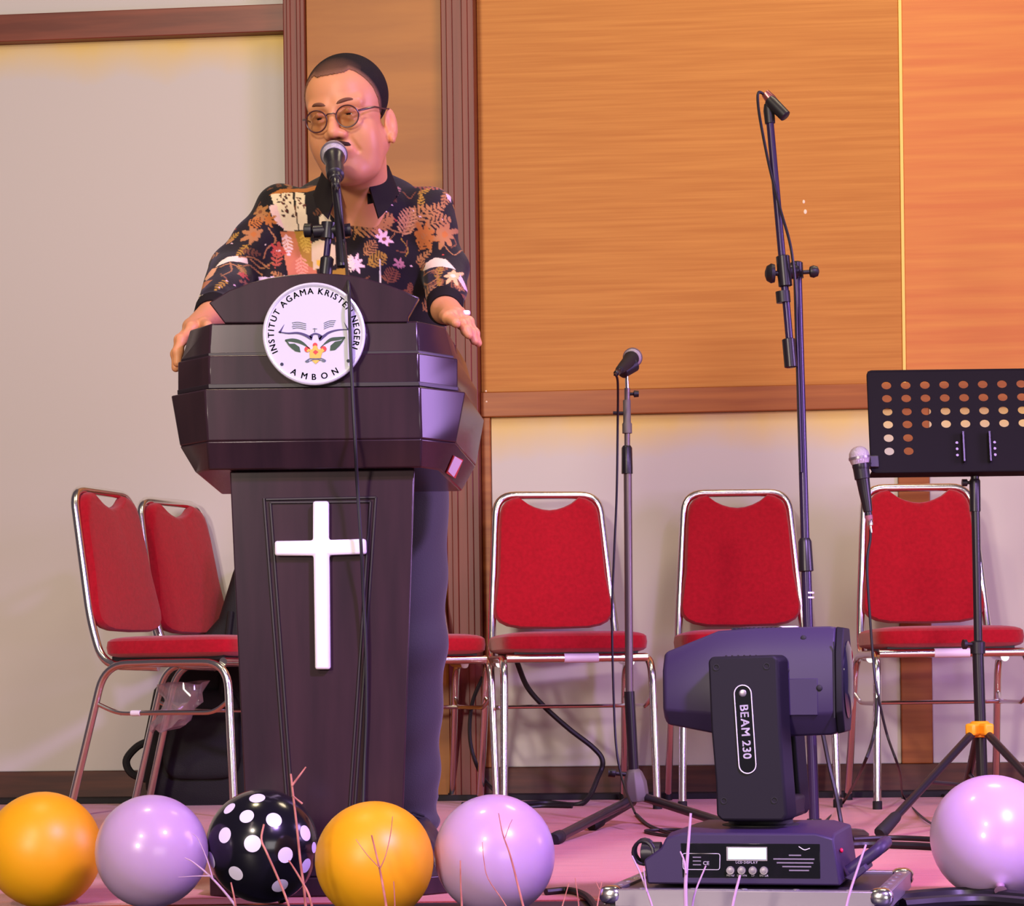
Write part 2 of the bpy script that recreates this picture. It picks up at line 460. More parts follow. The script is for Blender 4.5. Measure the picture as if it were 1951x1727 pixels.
# ================================================================== the setting
WT = 0.089
WALL_LOC = (0.0, 7.44, 0.0); WALL_ROT = -math.atan(WT)
CW, SW = math.cos(WALL_ROT), math.sin(WALL_ROT)
def wp(px, py, off=0.0):
    """(along, height) on the back wall of the point seen at (px, py)"""
    u, v = px - AX, py - AY
    u2, v2 = u * CR - v * SR, u * SR + v * CR
    Y = (7.44 - off / CW) / (1 + WT * u2 / FPX)
    X = u2 * Y / FPX
    return (X * CW + (Y - 7.44) * SW, ZC - v2 * Y / FPX)
def wall_piece(name, mat, t0, t1, z0, z1, front, back=0.0, parent=None, bevel=0.003, top_origin=False, extra=None):
    mb = MB().box(((t0 + t1) / 2, -(front + back) / 2, (z0 + z1) / 2), (t1 - t0, front - back, z1 - z0))
    if extra: extra(mb)
    if top_origin:                       # own height measured down from the top edge
        mb.v = [(p[0], p[1], p[2] - z1) for p in mb.v]
    o = mb.build(name, mat, parent, bevel=bevel)
    if parent is None:
        o.location = WALL_LOC; o.rotation_euler = (0, 0, WALL_ROT); o['kind'] = 'structure'
    if top_origin:
        o.location = Vector(o.location) + Vector((0, 0, z1))
    return o
def T(px, py, off=0.0): return wp(px, py, off)[0]
def H(px, py, off=0.0): return wp(px, py, off)[1]
ZT = 3.3
wall = wall_piece('wall_back', M['black_strip'], -3.6, 3.6, 0, ZT, 0.0, -0.1)
z_bl0, z_bl1 = H(265, 78), H(265, 26)             # beam on the left
z_r0, z_r1 = H(1300, 789), H(1300, 741)           # rail on the right
z_sk = H(1300, 1459)
t_pl0, t_pl1 = T(541, 200, 0.1), T(582, 200, 0.1)
t_pr0, t_pr1 = T(843, 350, 0.1), T(906, 350, 0.1)
t_fr = T(938, 1000)
t_seam = T(1718, 350)
t_lp0, t_lp1 = T(1716, 1350), T(1775, 1350)
EP = 0.012
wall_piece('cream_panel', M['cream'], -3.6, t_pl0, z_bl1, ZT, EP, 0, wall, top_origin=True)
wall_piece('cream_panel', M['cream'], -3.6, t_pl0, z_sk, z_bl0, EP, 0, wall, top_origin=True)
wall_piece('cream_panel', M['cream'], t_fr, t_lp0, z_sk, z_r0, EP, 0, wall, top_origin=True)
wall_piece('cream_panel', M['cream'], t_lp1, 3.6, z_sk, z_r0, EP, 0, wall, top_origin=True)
wall_piece('wood_panel', M['wood'], t_pr1, t_seam - 0.005, z_r1, ZT, EP, 0, wall)
wall_piece('wood_panel', M['wood_red'], t_seam + 0.005, 3.6, z_r1, ZT, EP, 0, wall)
wall_piece('wood_panel', M['wood_column'], t_pl1, t_pr0, 0, ZT, 0.075, 0, wall)
def marks(mb):
    pass
for (mx, my, sx, sy) in ((1531, 386, 0.008, 0.012), (1534, 405, 0.010, 0.015), (928, 748, 0.006, 0.006), (929, 768, 0.006, 0.006)):
    t, z = wp(mx, my)
    off = EP if my < 700 else 0.034
    MB().super((t, -off, z), (sx / 2, 0.0015, sy / 2), 1, 1, 12, 8).build('white_spot', M['white_mark'], wall)
wall_piece('trim_1', M['trim'], -3.6, t_pl0, z_bl0, z_bl1, 0.05)
def post(name, t0, t1, front, mat, z0=0.0):
    def flutes(mb):
        w = t1 - t0
        for q in (0.16, 0.62):
            mb.box((t0 + w * (q + 0.1), -front - 0.002, (z0 + ZT) / 2), (w * 0.2, 0.006, ZT - z0))
    return wall_piece(name, mat, t0, t1, z0, ZT, front, bevel=0.004, extra=flutes)
post('trim_2', t_pl0, t_pl1, 0.10, M['trim_v'])
post('trim_3', t_pr0, t_pr1, 0.10, M['trim_v'])
wall_piece('trim_4', M['rail'], t_pr1, 3.6, z_r0, z_r1, 0.034)
wall_piece('trim_5', M['rail'], t_pr1, t_fr, z_sk, z_r0, 0.028)
wall_piece('trim_6', M['rail'], t_lp0, t_lp1, z_sk, z_r0, 0.028)
wall_piece('trim_7', M['strip'], t_seam - 0.005, t_seam + 0.005, z_r1, ZT, 0.015, bevel=0.001)
wall_piece('baseboard_back', M['skirting'], -3.6, t_pl0, 0.015, z_sk, 0.03)
wall_piece('baseboard_back', M['skirting'], t_pr1, 3.6, 0.015, z_sk, 0.03)
wall_piece('trim_8', M['black_strip'], -3.6, 3.6, 0.0, 0.018, 0.125, bevel=0.002)

STAGE_FRONT = 3.40
CARPET_FRONT = 3.97
fl = MB().box((0, (CARPET_FRONT + 8.2) / 2, -0.05), (7.6, 8.2 - CARPET_FRONT, 0.1)).build('floor', M['carpet'], bevel=0.0); fl['kind'] = 'structure'
ns = MB().box((0, (STAGE_FRONT + CARPET_FRONT) / 2, -0.052), (7.6, CARPET_FRONT - STAGE_FRONT, 0.1)).build('trim_9', M['nosing'], bevel=0.006); ns['kind'] = 'structure'
# ================================================================== the lectern
def on_plane(px, py, p0, n):
    a = at(px, py, 1.0); c = Vector((0, 0, ZC)); d = a - c
    return c + d * ((Vector(p0) - c).dot(n) / d.dot(n))
LYF = 4.07
lect_o = Vector((at(615, 1700, LYF).x, LYF + 0.25, 0.0))
lect = thing('lectern', lect_o, 'dark walnut lectern with tiered octagonal head, round silver emblem and a white cross', 'lectern')
HEAD_D = 0.52
def ring(FL, FR, CRt, CLt, yf, dc=0.075, flare=(0.028, -0.012), inset=0.0):
    a, b = at(FL[0], FL[1], yf), at(FR[0], FR[1], yf)
    c, d = at(CRt[0], CRt[1], yf + dc), at(CLt[0], CLt[1], yf + dc)
    z = (a.z + b.z + c.z + d.z) / 4
    a.z = b.z = c.z = d.z = z
    e = Vector((c.x + flare[0] - inset, yf + HEAD_D, z)); f = Vector((d.x + flare[1] + inset, yf + HEAD_D, z))
    return [a, b, c, e, f, d]
r1t = ring((401, 614), (795, 611), (847, 623), (363, 632), LYF + 0.02, 0.07)
r1b = ring((398, 680), (797, 674), (863, 676), (346, 686), LYF + 0.012, 0.072)
r2t = ring((398, 680), (797, 674), (872, 680), (339, 688), LYF + 0.008, 0.078)
r2b = ring((398, 739), (798, 733), (872, 739), (339, 746), LYF + 0.008, 0.078)
r3t = ring((390, 742), (800, 736), (887, 747), (326, 754), LYF, 0.085)
r3b = ring((395, 844), (803, 834), (869, 842), (343, 852), LYF + 0.004, 0.075)
r4t = r3b
r4b = ring((397, 900), (803, 890), (838, 889), (374, 907), LYF + 0.03, 0.06)
for rr in ((r1t, r1b), (r2t, r2b), (r3t, r3b), (r4t, r4b)):
    MB().loft([rr[1], rr[0]]).build('head_tier', M['lectern'], lect, lect_o, bevel=0.003)
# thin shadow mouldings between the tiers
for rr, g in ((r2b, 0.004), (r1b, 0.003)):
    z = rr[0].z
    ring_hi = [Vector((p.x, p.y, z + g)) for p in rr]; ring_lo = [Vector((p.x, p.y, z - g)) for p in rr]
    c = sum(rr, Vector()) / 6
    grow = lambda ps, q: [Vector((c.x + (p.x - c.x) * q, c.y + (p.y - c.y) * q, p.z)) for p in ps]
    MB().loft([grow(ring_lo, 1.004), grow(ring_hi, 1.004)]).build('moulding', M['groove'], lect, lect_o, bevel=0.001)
arch_px = [(428, 616), (398, 577), (437, 553), (479, 538), (510, 530), (542, 525), (574, 522), (606, 521), (640, 522), (670, 525), (702, 532), (733, 541), (766, 553), (799, 567), (778, 604), (777, 614)]
MB().prism([at(x, y, LYF + 0.015) for x, y in arch_px], (0, 0.022, 0)).build('crest_board', M['lectern'], lect, lect_o, bevel=0.002)
# column
cyf = LYF + 0.055
cf = [at(437, 900, cyf), at(791, 892, cyf), at(766, 1640, cyf), at(471, 1640, cyf)]
def col_ring(l, r, depth, shrink):
    z = (l.z + r.z) / 2
    return [Vector((l.x, l.y, z)), Vector((r.x, r.y, z)), Vector((r.x - shrink, r.y + depth, z)), Vector((l.x + shrink, l.y + depth, z))]
MB().loft([col_ring(cf[3], cf[2], 0.26, 0.04), col_ring(cf[0], cf[1], 0.32, 0.06)]).build('column', M['lectern'], lect, lect_o, bevel=0.003)
mold = [[(507, 952), (716, 948)], [(503, 950), (552, 1600)], [(716, 948), (672, 1600)], [(515, 958), (562, 1600)], [(706, 956), (662, 1600)], [(515, 958), (706, 956)]]
for seg in mold:
    MB().tube([at(seg[0][0], seg[0][1], cyf - 0.001), at(seg[1][0], seg[1][1], cyf - 0.001)], 0.0026, 6).build('panel_moulding', M['groove'], lect, lect_o)
# base plinth: two steps with cut corners
def plinth(x0, x1, y0, y1, yf, dep, ch):
    a, b = at(x0, y0, yf), at(x1, y0, yf); z1 = a.z; z0 = max(0.0, at(x0, y1, yf).z)
    def rg(z, q): return [Vector((a.x + ch, yf - q, z)), Vector((b.x - ch, yf - q, z)), Vector((b.x + q, yf + ch, z)), Vector((b.x + q, yf + dep, z)), Vector((a.x - q, yf + dep, z)), Vector((a.x - q, yf + ch, z))]
    return rg, z0, z1
rg, z0, z1 = plinth(392, 862, 1676, 1730, LYF + 0.005, 0.45, 0.05)
MB().loft([rg(0.0, 0.0), rg(z1, 0.0)]).build('plinth', M['lectern'], lect, lect_o, bevel=0.003)
rg2, _, z2 = plinth(440, 806, 1636, 1676, LYF + 0.035, 0.36, 0.03)
MB().loft([rg2(z1, 0.012), rg2(z2, 0.0)]).build('plinth_step', M['lectern'], lect, lect_o, bevel=0.003)
# cross: two bars halved into one another, front edges bevelled
cy = cyf - 0.016
MB().prism([at(x, y, cy) for x, y in ((596, 955), (626, 955), (626, 1029), (697, 1027), (698, 1056), (627, 1058), (629, 1276), (600, 1276), (597, 1059), (523, 1059), (523, 1031), (596, 1030))], (0, 0.018, 0)).build('cross', M['white_paint'], lect, lect_o, bevel=0.004, bseg=2, label='white bevelled cross')
# paper sticker in a red holder, on the right cheek of the lowest tier
c3, e3, e4, c4 = r4t[2], r4t[3], r4b[3], r4b[2]
nn = (e3 - c3).cross(c4 - c3).normalized()
if nn.x < 0: nn = -nn
def cheek(px, py, off): return on_plane(px, py, c3 + nn * off, nn)
MB().prism([cheek(x, y, 0.001) for x, y in ((863, 868), (881, 876), (866, 911), (849, 901))], nn * 0.002).build('label_holder', M['red_print'], lect, lect_o)
MB().prism([cheek(x, y, 0.003) for x, y in ((866, 869), (880, 878), (864, 909), (853, 898))], nn * 0.001).build('paper_label', M['white_paint'], lect, lect_o)
# ---- emblem
eY = LYF - 0.004
ec = at(598.5, 637, eY)
emb = MB().lathe([(0, 0.0), (0.0, 0.0855), (0.003, 0.0865), (0.006, 0.0855), (0.006, 0.0)], ec + Vector((0, 0.004, 0)), (0, -1, 0), 64)
ES = 95.0 / 0.0865 * 0 + 1.0
emb = emb.build('emblem', M['silver_plate'], lect, lect_o, bevel=0.0005, label='round silver plate with printed crest and lettering')
rim = []
for k in range(72):
    a = 2 * PI * k / 72; rim.append(ec + Vector((math.cos(a) * 0.0858, -0.002, math.sin(a) * 0.0858)))
MB().tube(rim, 0.0036, 8, closed=True).build('rim', M['rim'], emb, lect_o, label='bright chrome rim')
def ez(zx, zy, lift=0.0):
    return at(480 + zx / 7.85, 520 + zy / 7.85, eY - 0.0026 - lift)
def fill(name, polys, mat, lift=0.0):
    mb = MB()
    for p in polys: mb.prism([ez(x, y, lift) for x, y in p], (0, -0.0004, 0))
    return mb.build(name, mat, emb, lect_o)
def stroke(pts, w):
    """ribbon of pixel width w along a pixel polyline"""
    P = smooth_path([(x, y, 0) for x, y in pts], 5) if len(pts) > 2 else [Vector((x, y, 0)) for x, y in pts]
    L, R = [], []
    for i, p in enumerate(P):
        t = (P[min(i + 1, len(P) - 1)] - P[max(i - 1, 0)]).normalized(); n = Vector((-t.y, t.x, 0)); q = w if not callable(w) else w(i / (len(P) - 1))
        L.append(p + n * q / 2); R.append(p - n * q / 2)
    return [(p.x, p.y) for p in L + R[::-1]]
book = [stroke([(400, 885), (540, 905), (680, 900), (790, 930), (890, 985)], lambda t: 14 + 34 * t),
        stroke([(1442, 848), (1290, 855), (1160, 890), (1080, 945), (1010, 1000)], lambda t: 12 + 36 * t),
        stroke([(860, 955), (905, 925), (950, 912), (1000, 925), (1050, 955)], 26),
        [(395, 888), (420, 860), (487, 765), (450, 850), (432, 902), (412, 902)],
        [(1443, 842), (1420, 800), (1372, 730), (1400, 800), (1425, 850)],
        [(860, 950), (915, 935), (893, 1012)], [(1055, 950), (985, 940), (1010, 1022)]]
fill('book_outline', book, M['violet_print'])
pages = []
for k in range(4):
    y = 742 + 28 * k
    pages.append(stroke([(600 + 8 * (k % 2), y + 8), (690, y - 3), (810, y + 22)], 9))
    pages.append(stroke([(1075, y + 14), (1160, y - 22), (1255 - 12 * k, y - 26)], 9))
pages += [stroke([(938, 828), (938, 888)], 10), stroke([(910, 838), (975, 838)], 7)]
fill('page_lines', pages, M['grey_print'])
leaf = [stroke([(497, 1012), (610, 1008), (720, 1035), (810, 1090), (870, 1150)], lambda t: 14 + 40 * math.sin(PI * min(1, t * 1.1 + 0.1))),
        [(495, 1008), (545, 1040), (560, 1062), (640, 1060), (710, 1110), (727, 1190), (650, 1175), (590, 1130), (545, 1085)],
        stroke([(1392, 968), (1280, 985), (1180, 1000), (1090, 1060), (1025, 1120)], lambda t: 12 + 40 * math.sin(PI * min(1, t * 1.1 + 0.1))),
        [(1392, 966), (1350, 1000), (1330, 1012), (1240, 1032), (1175, 1090), (1168, 1165), (1245, 1155), (1310, 1095), (1360, 1030)]]
fill('leaf_print', leaf, M['green_print'])
def disc(x, y, r, n=14): return [(x + r * math.cos(2 * PI * k / n), y + r * math.sin(2 * PI * k / n)) for k in range(n)]
fill('flower_tips', [disc(945, 1082, 36), disc(828, 1146, 44), disc(1072, 1140, 44)], M['red_print'])
fill('flower', [[(865, 1165), (840, 1190), (815, 1170), (845, 1135), (880, 1150), (905, 1140), (920, 1098), (950, 1085), (975, 1100), (990, 1142), (1020, 1148), (1055, 1130), (1085, 1165), (1055, 1195), (1040, 1235), (1032, 1278), (868, 1278), (862, 1220)], [(890, 1305), (1020, 1305), (955, 1365)]], M['yellow_print'], 0.0003)
fill('flower_heart', [[(950, 1152), (995, 1185), (952, 1226), (910, 1188)]], M['red_print'], 0.0006)
fill('ribbon_print', [stroke([(800, 1325), (870, 1285), (950, 1292), (1040, 1283), (1105, 1312)], 14), stroke([(860, 1318), (950, 1300), (1050, 1312)], 9), [(795, 1330), (850, 1305), (855, 1335), (820, 1345)], [(1108, 1318), (1050, 1300), (1045, 1325), (1085, 1338)]], M['grey_print'], 0.0003)
fill('ring_dot', [disc(448, 1368, 25)], M['navy_print']); fill('ring_dot', [disc(1440, 1318, 25)], M['navy_print'])
mb = MB()
def ring_text(s, a0, a1, R, size, inward):
    w = [0.34 if c == ' ' else (glyph(c)[3] - glyph(c)[2] + 0.17) for c in s]
    n = sum(w) - (w[0] + w[-1]) / 2; acc = 0
    for i, c in enumerate(s):
        if i: acc += (w[i - 1] + w[i]) / 2
        a = a0 + (a1 - a0) * acc / n
        if c == ' ': continue
        V, F, x0, x1 = glyph(c)
        er = Vector((math.cos(a), 0, math.sin(a))); et = Vector((math.sin(a), 0, -math.cos(a)))
        if inward: er, et = er, et
        base = ec + er * R
        if inward: ex, ey = -et, -er
        else: ex, ey = et, er
        MB().add([base + ex * ((v[0] - (x0 + x1) / 2) * size) + ey * ((v[1] - 0.35) * size) + Vector((0, -0.0024, 0)) for v in V], F, False).build('letter', M['navy_print'], emb, lect_o)
PXM = 4465 / eY
ring_text('INSTITUT AGAMA KRISTEN NEGERI', math.radians(204.5), math.radians(-20.0), 645 / 7.85 / PXM, 0.0150, False)
ring_text('AMBON', math.radians(241.5), math.radians(298.5), 640 / 7.85 / PXM, 0.0150, True)

# ================================================================== microphones and their stands
def microphone(name, head, tail, label, group=None, grille_r=0.0245, cable=None, red_ring=False, body_mat=None, length=None):
    """head: centre of the ball grille; tail: end of the handle (world)"""
    head, tail = Vector(head), Vector(tail); ax = (tail - head).normalized(); L = (tail - head).length
    t = thing(name, head, label, 'microphone', group=group)
    g = grille_r
    MB().lathe([(-g, 0.001), (-g * 0.94, g * 0.36), (-g * 0.75, g * 0.68), (-g * 0.4, g * 0.92), (0, g), (g * 0.3, g * 0.98), (g * 0.72, g * 0.86), (g * 0.75, g * 0.7)], head, ax, 24).build('grille', M['mesh_grille'], t, head)
    MB().lathe([(-0.003, g * 1.0), (-0.003, g * 1.05), (0.003, g * 1.05), (0.003, g * 1.0)], head + ax * g * 0.15, ax, 24).build('grille_band', M['alu'], t, head)
    MB().lathe([(g * 0.6, g * 0.80), (g * 0.95, g * 0.84), (g * 1.25, g * 0.78), (g * 1.6, g * 0.70), (L * 0.6, g * 0.58), (L * 0.92, g * 0.44), (L * 0.93, g * 0.36), (L, g * 0.36)], head, ax, 20).build('handle', body_mat or M['black_metal'], t, head)
    MB().lathe([(0, g * 0.36), (0.001, g * 0.33), (0.022, g * 0.30), (0.024, g * 0.16), (0.04, g * 0.12)], head + ax * L, ax, 14).build('plug', M['chrome'] if red_ring else M['black_metal'], t, head)
    if red_ring:
        MB().lathe([(0, g * 0.38), (0.01, g * 0.38)], head + ax * (L - 0.002), ax, 14).build('connector_ring', material('worn_red_ring', (150, 90, 100), 0.5), t, head)
    if cable:
        MB().tube(smooth_path([head + ax * (L + 0.03)] + [Vector(p) for p in cable], 8), 0.0032, 6).build('cable', M['cable'], t, head)
    return t
mY = 4.36
mh, mt = at(636, 293, mY + 0.015), at(640, 346, mY - 0.085)
cab = [at(660, 470, mY + 0.03), at(664, 545, LYF - 0.0), at(667, 640, LYF - 0.017), at(671, 735, LYF - 0.015), at(677, 850, LYF - 0.012), at(681, 930, LYF + 0.012), at(688, 1040, LYF + 0.02), at(692, 1130, LYF + 0.035), at(697, 1240, LYF + 0.040), at(698, 1360, LYF + 0.045), at(694, 1470, LYF + 0.045), at(690, 1600, LYF + 0.035), at(688, 1660, LYF + 0.02), at(684, 1690, LYF - 0.01)]
microphone('microphone', mh, mt, 'silver ball-headed microphone right in front of the speaking man\'s mouth', cable=None)
mc = thing('microphone_cable', at(681, 930, LYF), 'thin black cable hanging down the front of the lectern past the cross', 'cable')
MB().tube(smooth_path([at(640, 352, mY - 0.11), at(650, 420, mY - 0.10), at(656, 470, mY - 0.07)] + cab[1:], 8), 0.0030, 6).build('wire', M['cable'], mc, at(681, 930, LYF))
# short boom stand on the reading desk
dz = r1t[0].z + 0.001
sb = at(621, 500, mY); sbase = Vector((sb.x, sb.y, dz))
st = thing('microphone_stand', sbase, 'short black boom stand rising behind the lectern crest and holding the microphone', 'mic stand')
MB().lathe([(0, 0.055), (0.008, 0.055), (0.013, 0.045), (0.016, 0.014)], sbase, (0, 0, 1), 28).build('base', M['black_metal'], st, sbase)
pt, pm = at(626, 452, mY), at(620, 508, mY)
MB().tube([sbase + Vector((0, 0, 0.014)), pm], 0.0085, 12).build('lower_pole', M['black_metal'], st, sbase)
MB().lathe([(0, 0.0085), (0.0, 0.0125), (0.03, 0.0125), (0.034, 0.008)], pm - Vector((0, 0, 0.015)), pt - pm, 14).build('collar', M['black_metal'], st, sbase)
MB().tube([pm, pt], 0.0062, 12).build('upper_pole', M['purple_metal'], st, sbase)
ck = MB().lathe([(-0.028, 0.004), (-0.026, 0.012), (0.026, 0.012), (0.028, 0.006)], at(624, 440, mY), (1, 0, 0.05), 16)
ck.lathe([(0, 0.014), (0.03, 0.014)], at(624, 455, mY), (0.1, 0, 1), 14)
ck.build('clutch', M['black_metal'], st, sbase)
MB().lathe([(0, 0.005), (0.008, 0.005), (0.01, 0.013), (0.022, 0.013), (0.024, 0.008)], at(603, 439, mY), (-1, 0, 0), 14).build('knob', M['black_plastic'], st, sbase)
MB().lathe([(0, 0.005), (0.004, 0.005), (0.006, 0.012), (0.02, 0.012)], at(648, 440, mY), (1, 0, 0.1), 14).build('knob', M['black_plastic'], st, sbase)
bt, bb = mt + (mt - mh).normalized() * 0.0, at(656, 512, mY + 0.02)
MB().tube([at(639, 340, mY - 0.058), at(645, 400, mY - 0.03), at(652, 500, mY - 0.012)], 0.0088, 12).build('boom', M['black_metal'], st, sbase)
MB().lathe([(0, 0.0105), (0.045, 0.0105), (0.047, 0.008)], at(649, 462, mY - 0.008), at(652, 505, mY - 0.01) - at(649, 462, mY - 0.008), 14).build('counterweight', M['black_metal'], st, sbase)
MB().lathe([(-0.004, 0.0150), (-0.002, 0.0172), (0.030, 0.0162), (0.034, 0.012), (0.045, 0.010)], at(638, 322, mY - 0.040), at(640, 346, mY - 0.085) - at(638, 322, mY - 0.040), 18).build('clip', M['black_plastic'], st, sbase)
# ================================================================== chairs
CG = 'red chrome-framed banquet chairs on the stage'
def make_chair(name, label):
    t = thing(name, (0, 0, 0), label, 'chair', group=CG)
    R = 0.0115
    # seat cushion
    MB().super((0, -0.005, 0.482), (0.215, 0.212, 0.034), 0.45, 0.28, 48, 14).build('seat', M['red'], t)
    MB().box((0, 0, 0.451), (0.36, 0.36, 0.012)).build('seat_board', M['black_plastic'], t)
    # legs: each a tube from its foot, over a bend, to the middle of the side rail
    for sx in (-1, 1):
        f = fillet([(sx * 0.222, -0.228, 0.012), (sx * 0.214, -0.208, 0.435), (sx * 0.208, 0.02, 0.437)], 0.075, 8)
        o = MB().tube(f, R, 12).build('leg', M['chrome'], t)
        MB().lathe([(0, 0.0135), (0.022, 0.0135), (0.024, 0.0115)], (sx * 0.222, -0.228, 0), (0, 0, 1), 12).build('rubber_foot', M['rubber'], o)
        b = fillet([(sx * 0.224, 0.30, 0.012), (sx * 0.212, 0.185, 0.435), (sx * 0.208, 0.02, 0.437)], 0.075, 8)
        o = MB().tube(b, R, 12).build('leg', M['chrome'], t)
        MB().lathe([(0, 0.0135), (0.022, 0.0135), (0.024, 0.0115)], (sx * 0.224, 0.30, 0), (0, 0, 1), 12).build('rubber_foot', M['rubber'], o)
        s = fillet([(sx * 0.216, 0.215, 0.325), (sx * 0.205, 0.15, 0.295), (sx * 0.205, -0.16, 0.295), (sx * 0.216, -0.213, 0.33)], 0.03, 5)
        MB().tube(s, 0.0065, 8).build('stretcher', M['chrome'], t)
    MB().tube([(-0.205, -0.19, 0.437), (0.205, -0.19, 0.437)], 0.012, 12).build('front_rail', M['chrome'], t)
    MB().tube([(-0.205, 0.14, 0.295), (0.205, 0.14, 0.295)], 0.006, 8).build('stretcher', M['chrome'], t)
    MB().tube([(-0.205, 0.17, 0.437), (0.205, 0.17, 0.437)], 0.010, 10).build('rear_rail', M['chrome'], t)
    # back frame: one bent tube
    pts = [(-0.196, 0.02, 0.425), (-0.196, 0.20, 0.432), (-0.188, 0.245, 0.56), (-0.160, 0.315, 0.945), (0.160, 0.315, 0.945), (0.188, 0.245, 0.56), (0.196, 0.20, 0.432), (0.196, 0.02, 0.425)]
    MB().tube(fillet(pts, [0.06, 0.06, 0.06, 0.06, 0.06, 0.06], 7), 0.0122, 12).build('back_frame', M['chrome'], t)
    # backrest pad, scooped at the top, rounded at the bottom
    def outline(w0, w1, n=10):
        P = []
        def pt(x, s): return (x, s)
        z0, z1 = 0.530, 0.936
        for k in range(n + 1):                        # bottom edge, left to right: wide rounded corners
            a = PI + PI * k / n
            c = math.copysign(abs(math.cos(a)) ** 0.45, math.cos(a)); sn = -abs(math.sin(a)) ** 0.8
            P.append((w0 * c, z0 + 0.06 + 0.06 * sn))
        P += [(w0 * 0.97 + (w1 - w0) * 0.35, 0.70), (w1 * 1.04, 0.84)]
        P += [(w1 * 1.0, 0.888), (w1 * 0.96, 0.908), (w1 * 0.88, 0.924), (w1 * 0.76, z1 - 0.002), (w1 * 0.62, z1 + 0.002)]
        for k in range(1, 8):
            a = k / 8; x = w1 * 0.62 * (1 - 2 * a)
            P.append((x, z1 + 0.002 - 0.040 * math.sin(PI * a) ** 0.8))
        P += [(-w1 * 0.62, z1 + 0.002), (-w1 * 0.76, z1 - 0.002), (-w1 * 0.88, 0.924), (-w1 * 0.96, 0.908), (-w1, 0.888), (-w1 * 1.04, 0.84), (-(w0 * 0.97 + (w1 - w0) * 0.35), 0.70)]
        return P
    O = outline(0.184, 0.153)
    def back_y(z): return 0.238 + (z - 0.535) * 0.182
    mb = MB(); n = len(O)
    cx, cz = 0, 0.73
    rings = []
    for (q, dy) in ((0.90, -0.030), (0.965, -0.027), (0.995, -0.018), (1.0, -0.006), (0.99, 0.004), (0.95, 0.008)):
        rr = []
        for (x, z) in O:
            ins = 1 - q
            xx = x - math.copysign(min(abs(x), ins * 0.19), x); zz = cz + (z - cz) * (1 - ins * 0.9)
            rr.append(Vector((xx, back_y(zz) + dy, zz)))
        rings.append(rr)
    mb.loft(rings, True, True)
    mb.build('backrest', M['red'], t)
    return t
chair0 = make_chair('banquet_chair', '')
def place_chair(px, py, Y, rz, label, first=False):
    """px: seat centre as seen at seat height; Y its depth"""
    c = chair0 if first else copy_tree(chair0)
    p = at(px, py, Y); c.location = (p.x, Y, 0); c.rotation_euler = (0, 0, rz); c['label'] = label
    return c
R_ = math.radians
ch1 = place_chair(1079, 1240, 6.92, R_(8), 'red banquet chair directly right of the lectern, behind the low mic stand', first=True)
ch2 = place_chair(1428, 1240, 6.92, R_(0.5), 'red banquet chair behind the stage lamp and the tall boom stand')
ch3 = place_chair(1789, 1240, 6.80, R_(0.5), 'red banquet chair behind the perforated music stand')
ch0 = place_chair(768, 1240, 7.02, R_(16), 'red banquet chair mostly hidden behind the man and the lectern')
ch4 = place_chair(378, 1270, 6.80, R_(69), 'leftmost red banquet chair, seen from its side, plastic bag under its seat')
ch5 = place_chair(488, 1270, 7.19, R_(63), 'red banquet chair turned sideways between the leftmost chair and the lectern')
def tape(chair, x, y, z, sx, name='tape'):
    MB().lathe([(-sx, 0.0135), (sx, 0.0135)], (x, y, z), (1, 0, 0), 12).build(name, M['white_paint'], chair, label='pale paper tag wrapped on the rail')
tape(ch1, 0.012, -0.19, 0.437, 0.05)
tape(ch3, 0.0, -0.19, 0.437, 0.05)
MB().lathe([(-0.014, 0.0085), (0.014, 0.0085)], (-0.205, 0.09, 0.295), (0, 1, 0), 10).build('tape', M['white_paint'], ch4, label='pale tape on the side stretcher')
# ================================================================== the speaking man
M['skin'] = material('warm_brown_skin', (208, 142, 98), 0.46, spec=0.4, sss=0.25)
def attr_material(name, rough, spec=0.3, sss=0.0, bump=None, sheen=0.0):
    m = material(name, (128, 128, 128), rough, spec=spec, sss=sss, bump=bump, sheen=sheen)
    nt = m.node_tree; a = nt.nodes.new('ShaderNodeAttribute'); a.attribute_name = 'print'
    nt.links.new(a.outputs['Color'], nt.nodes['Principled BSDF'].inputs['Base Color'])
    return m
M['skin_v'] = attr_material('brown_skin_with_lips', 0.45, 0.4, 0.2)
M['batik'] = attr_material('printed_batik_cotton', 0.75, 0.2, bump=(160, 0.25), sheen=0.1)
M['hair'] = material('short_black_hair', (34, 27, 27), 0.7, spec=0.25, grain=((300, 300, 300), 0.2, (62, 48, 46), 2), bump=(600, 0.9))
M['hair_v'] = attr_material('cropped_hair', 0.75, 0.15, bump=(700, 0.9))
M['brow'] = material('thin_dark_brow_hair', (112, 74, 56), 0.8, spec=0.1)
M['stache'] = material('dark_moustache_hair', (60, 40, 36), 0.8, spec=0.1, bump=(800, 0.8))
M['eye_white'] = material('eye_white', (206, 196, 188), 0.2)
M['iris'] = material('dark_iris', (30, 18, 14), 0.1)
M['frame'] = material('dark_brown_frame', (70, 36, 36), 0.3, spec=0.6)
M['trouser'] = material('charcoal_trouser_cloth', (62, 60, 62), 0.85, spec=0.15, bump=(420, 0.35), sheen=0.15)
M['collar'] = material('black_collar_cotton', (30, 24, 26), 0.8, spec=0.15)
M['shoe'] = material('black_shoe_leather', (40, 34, 42), 0.35)
M['silver'] = material('silver_ring', (236, 226, 236), 0.2, 1.0)
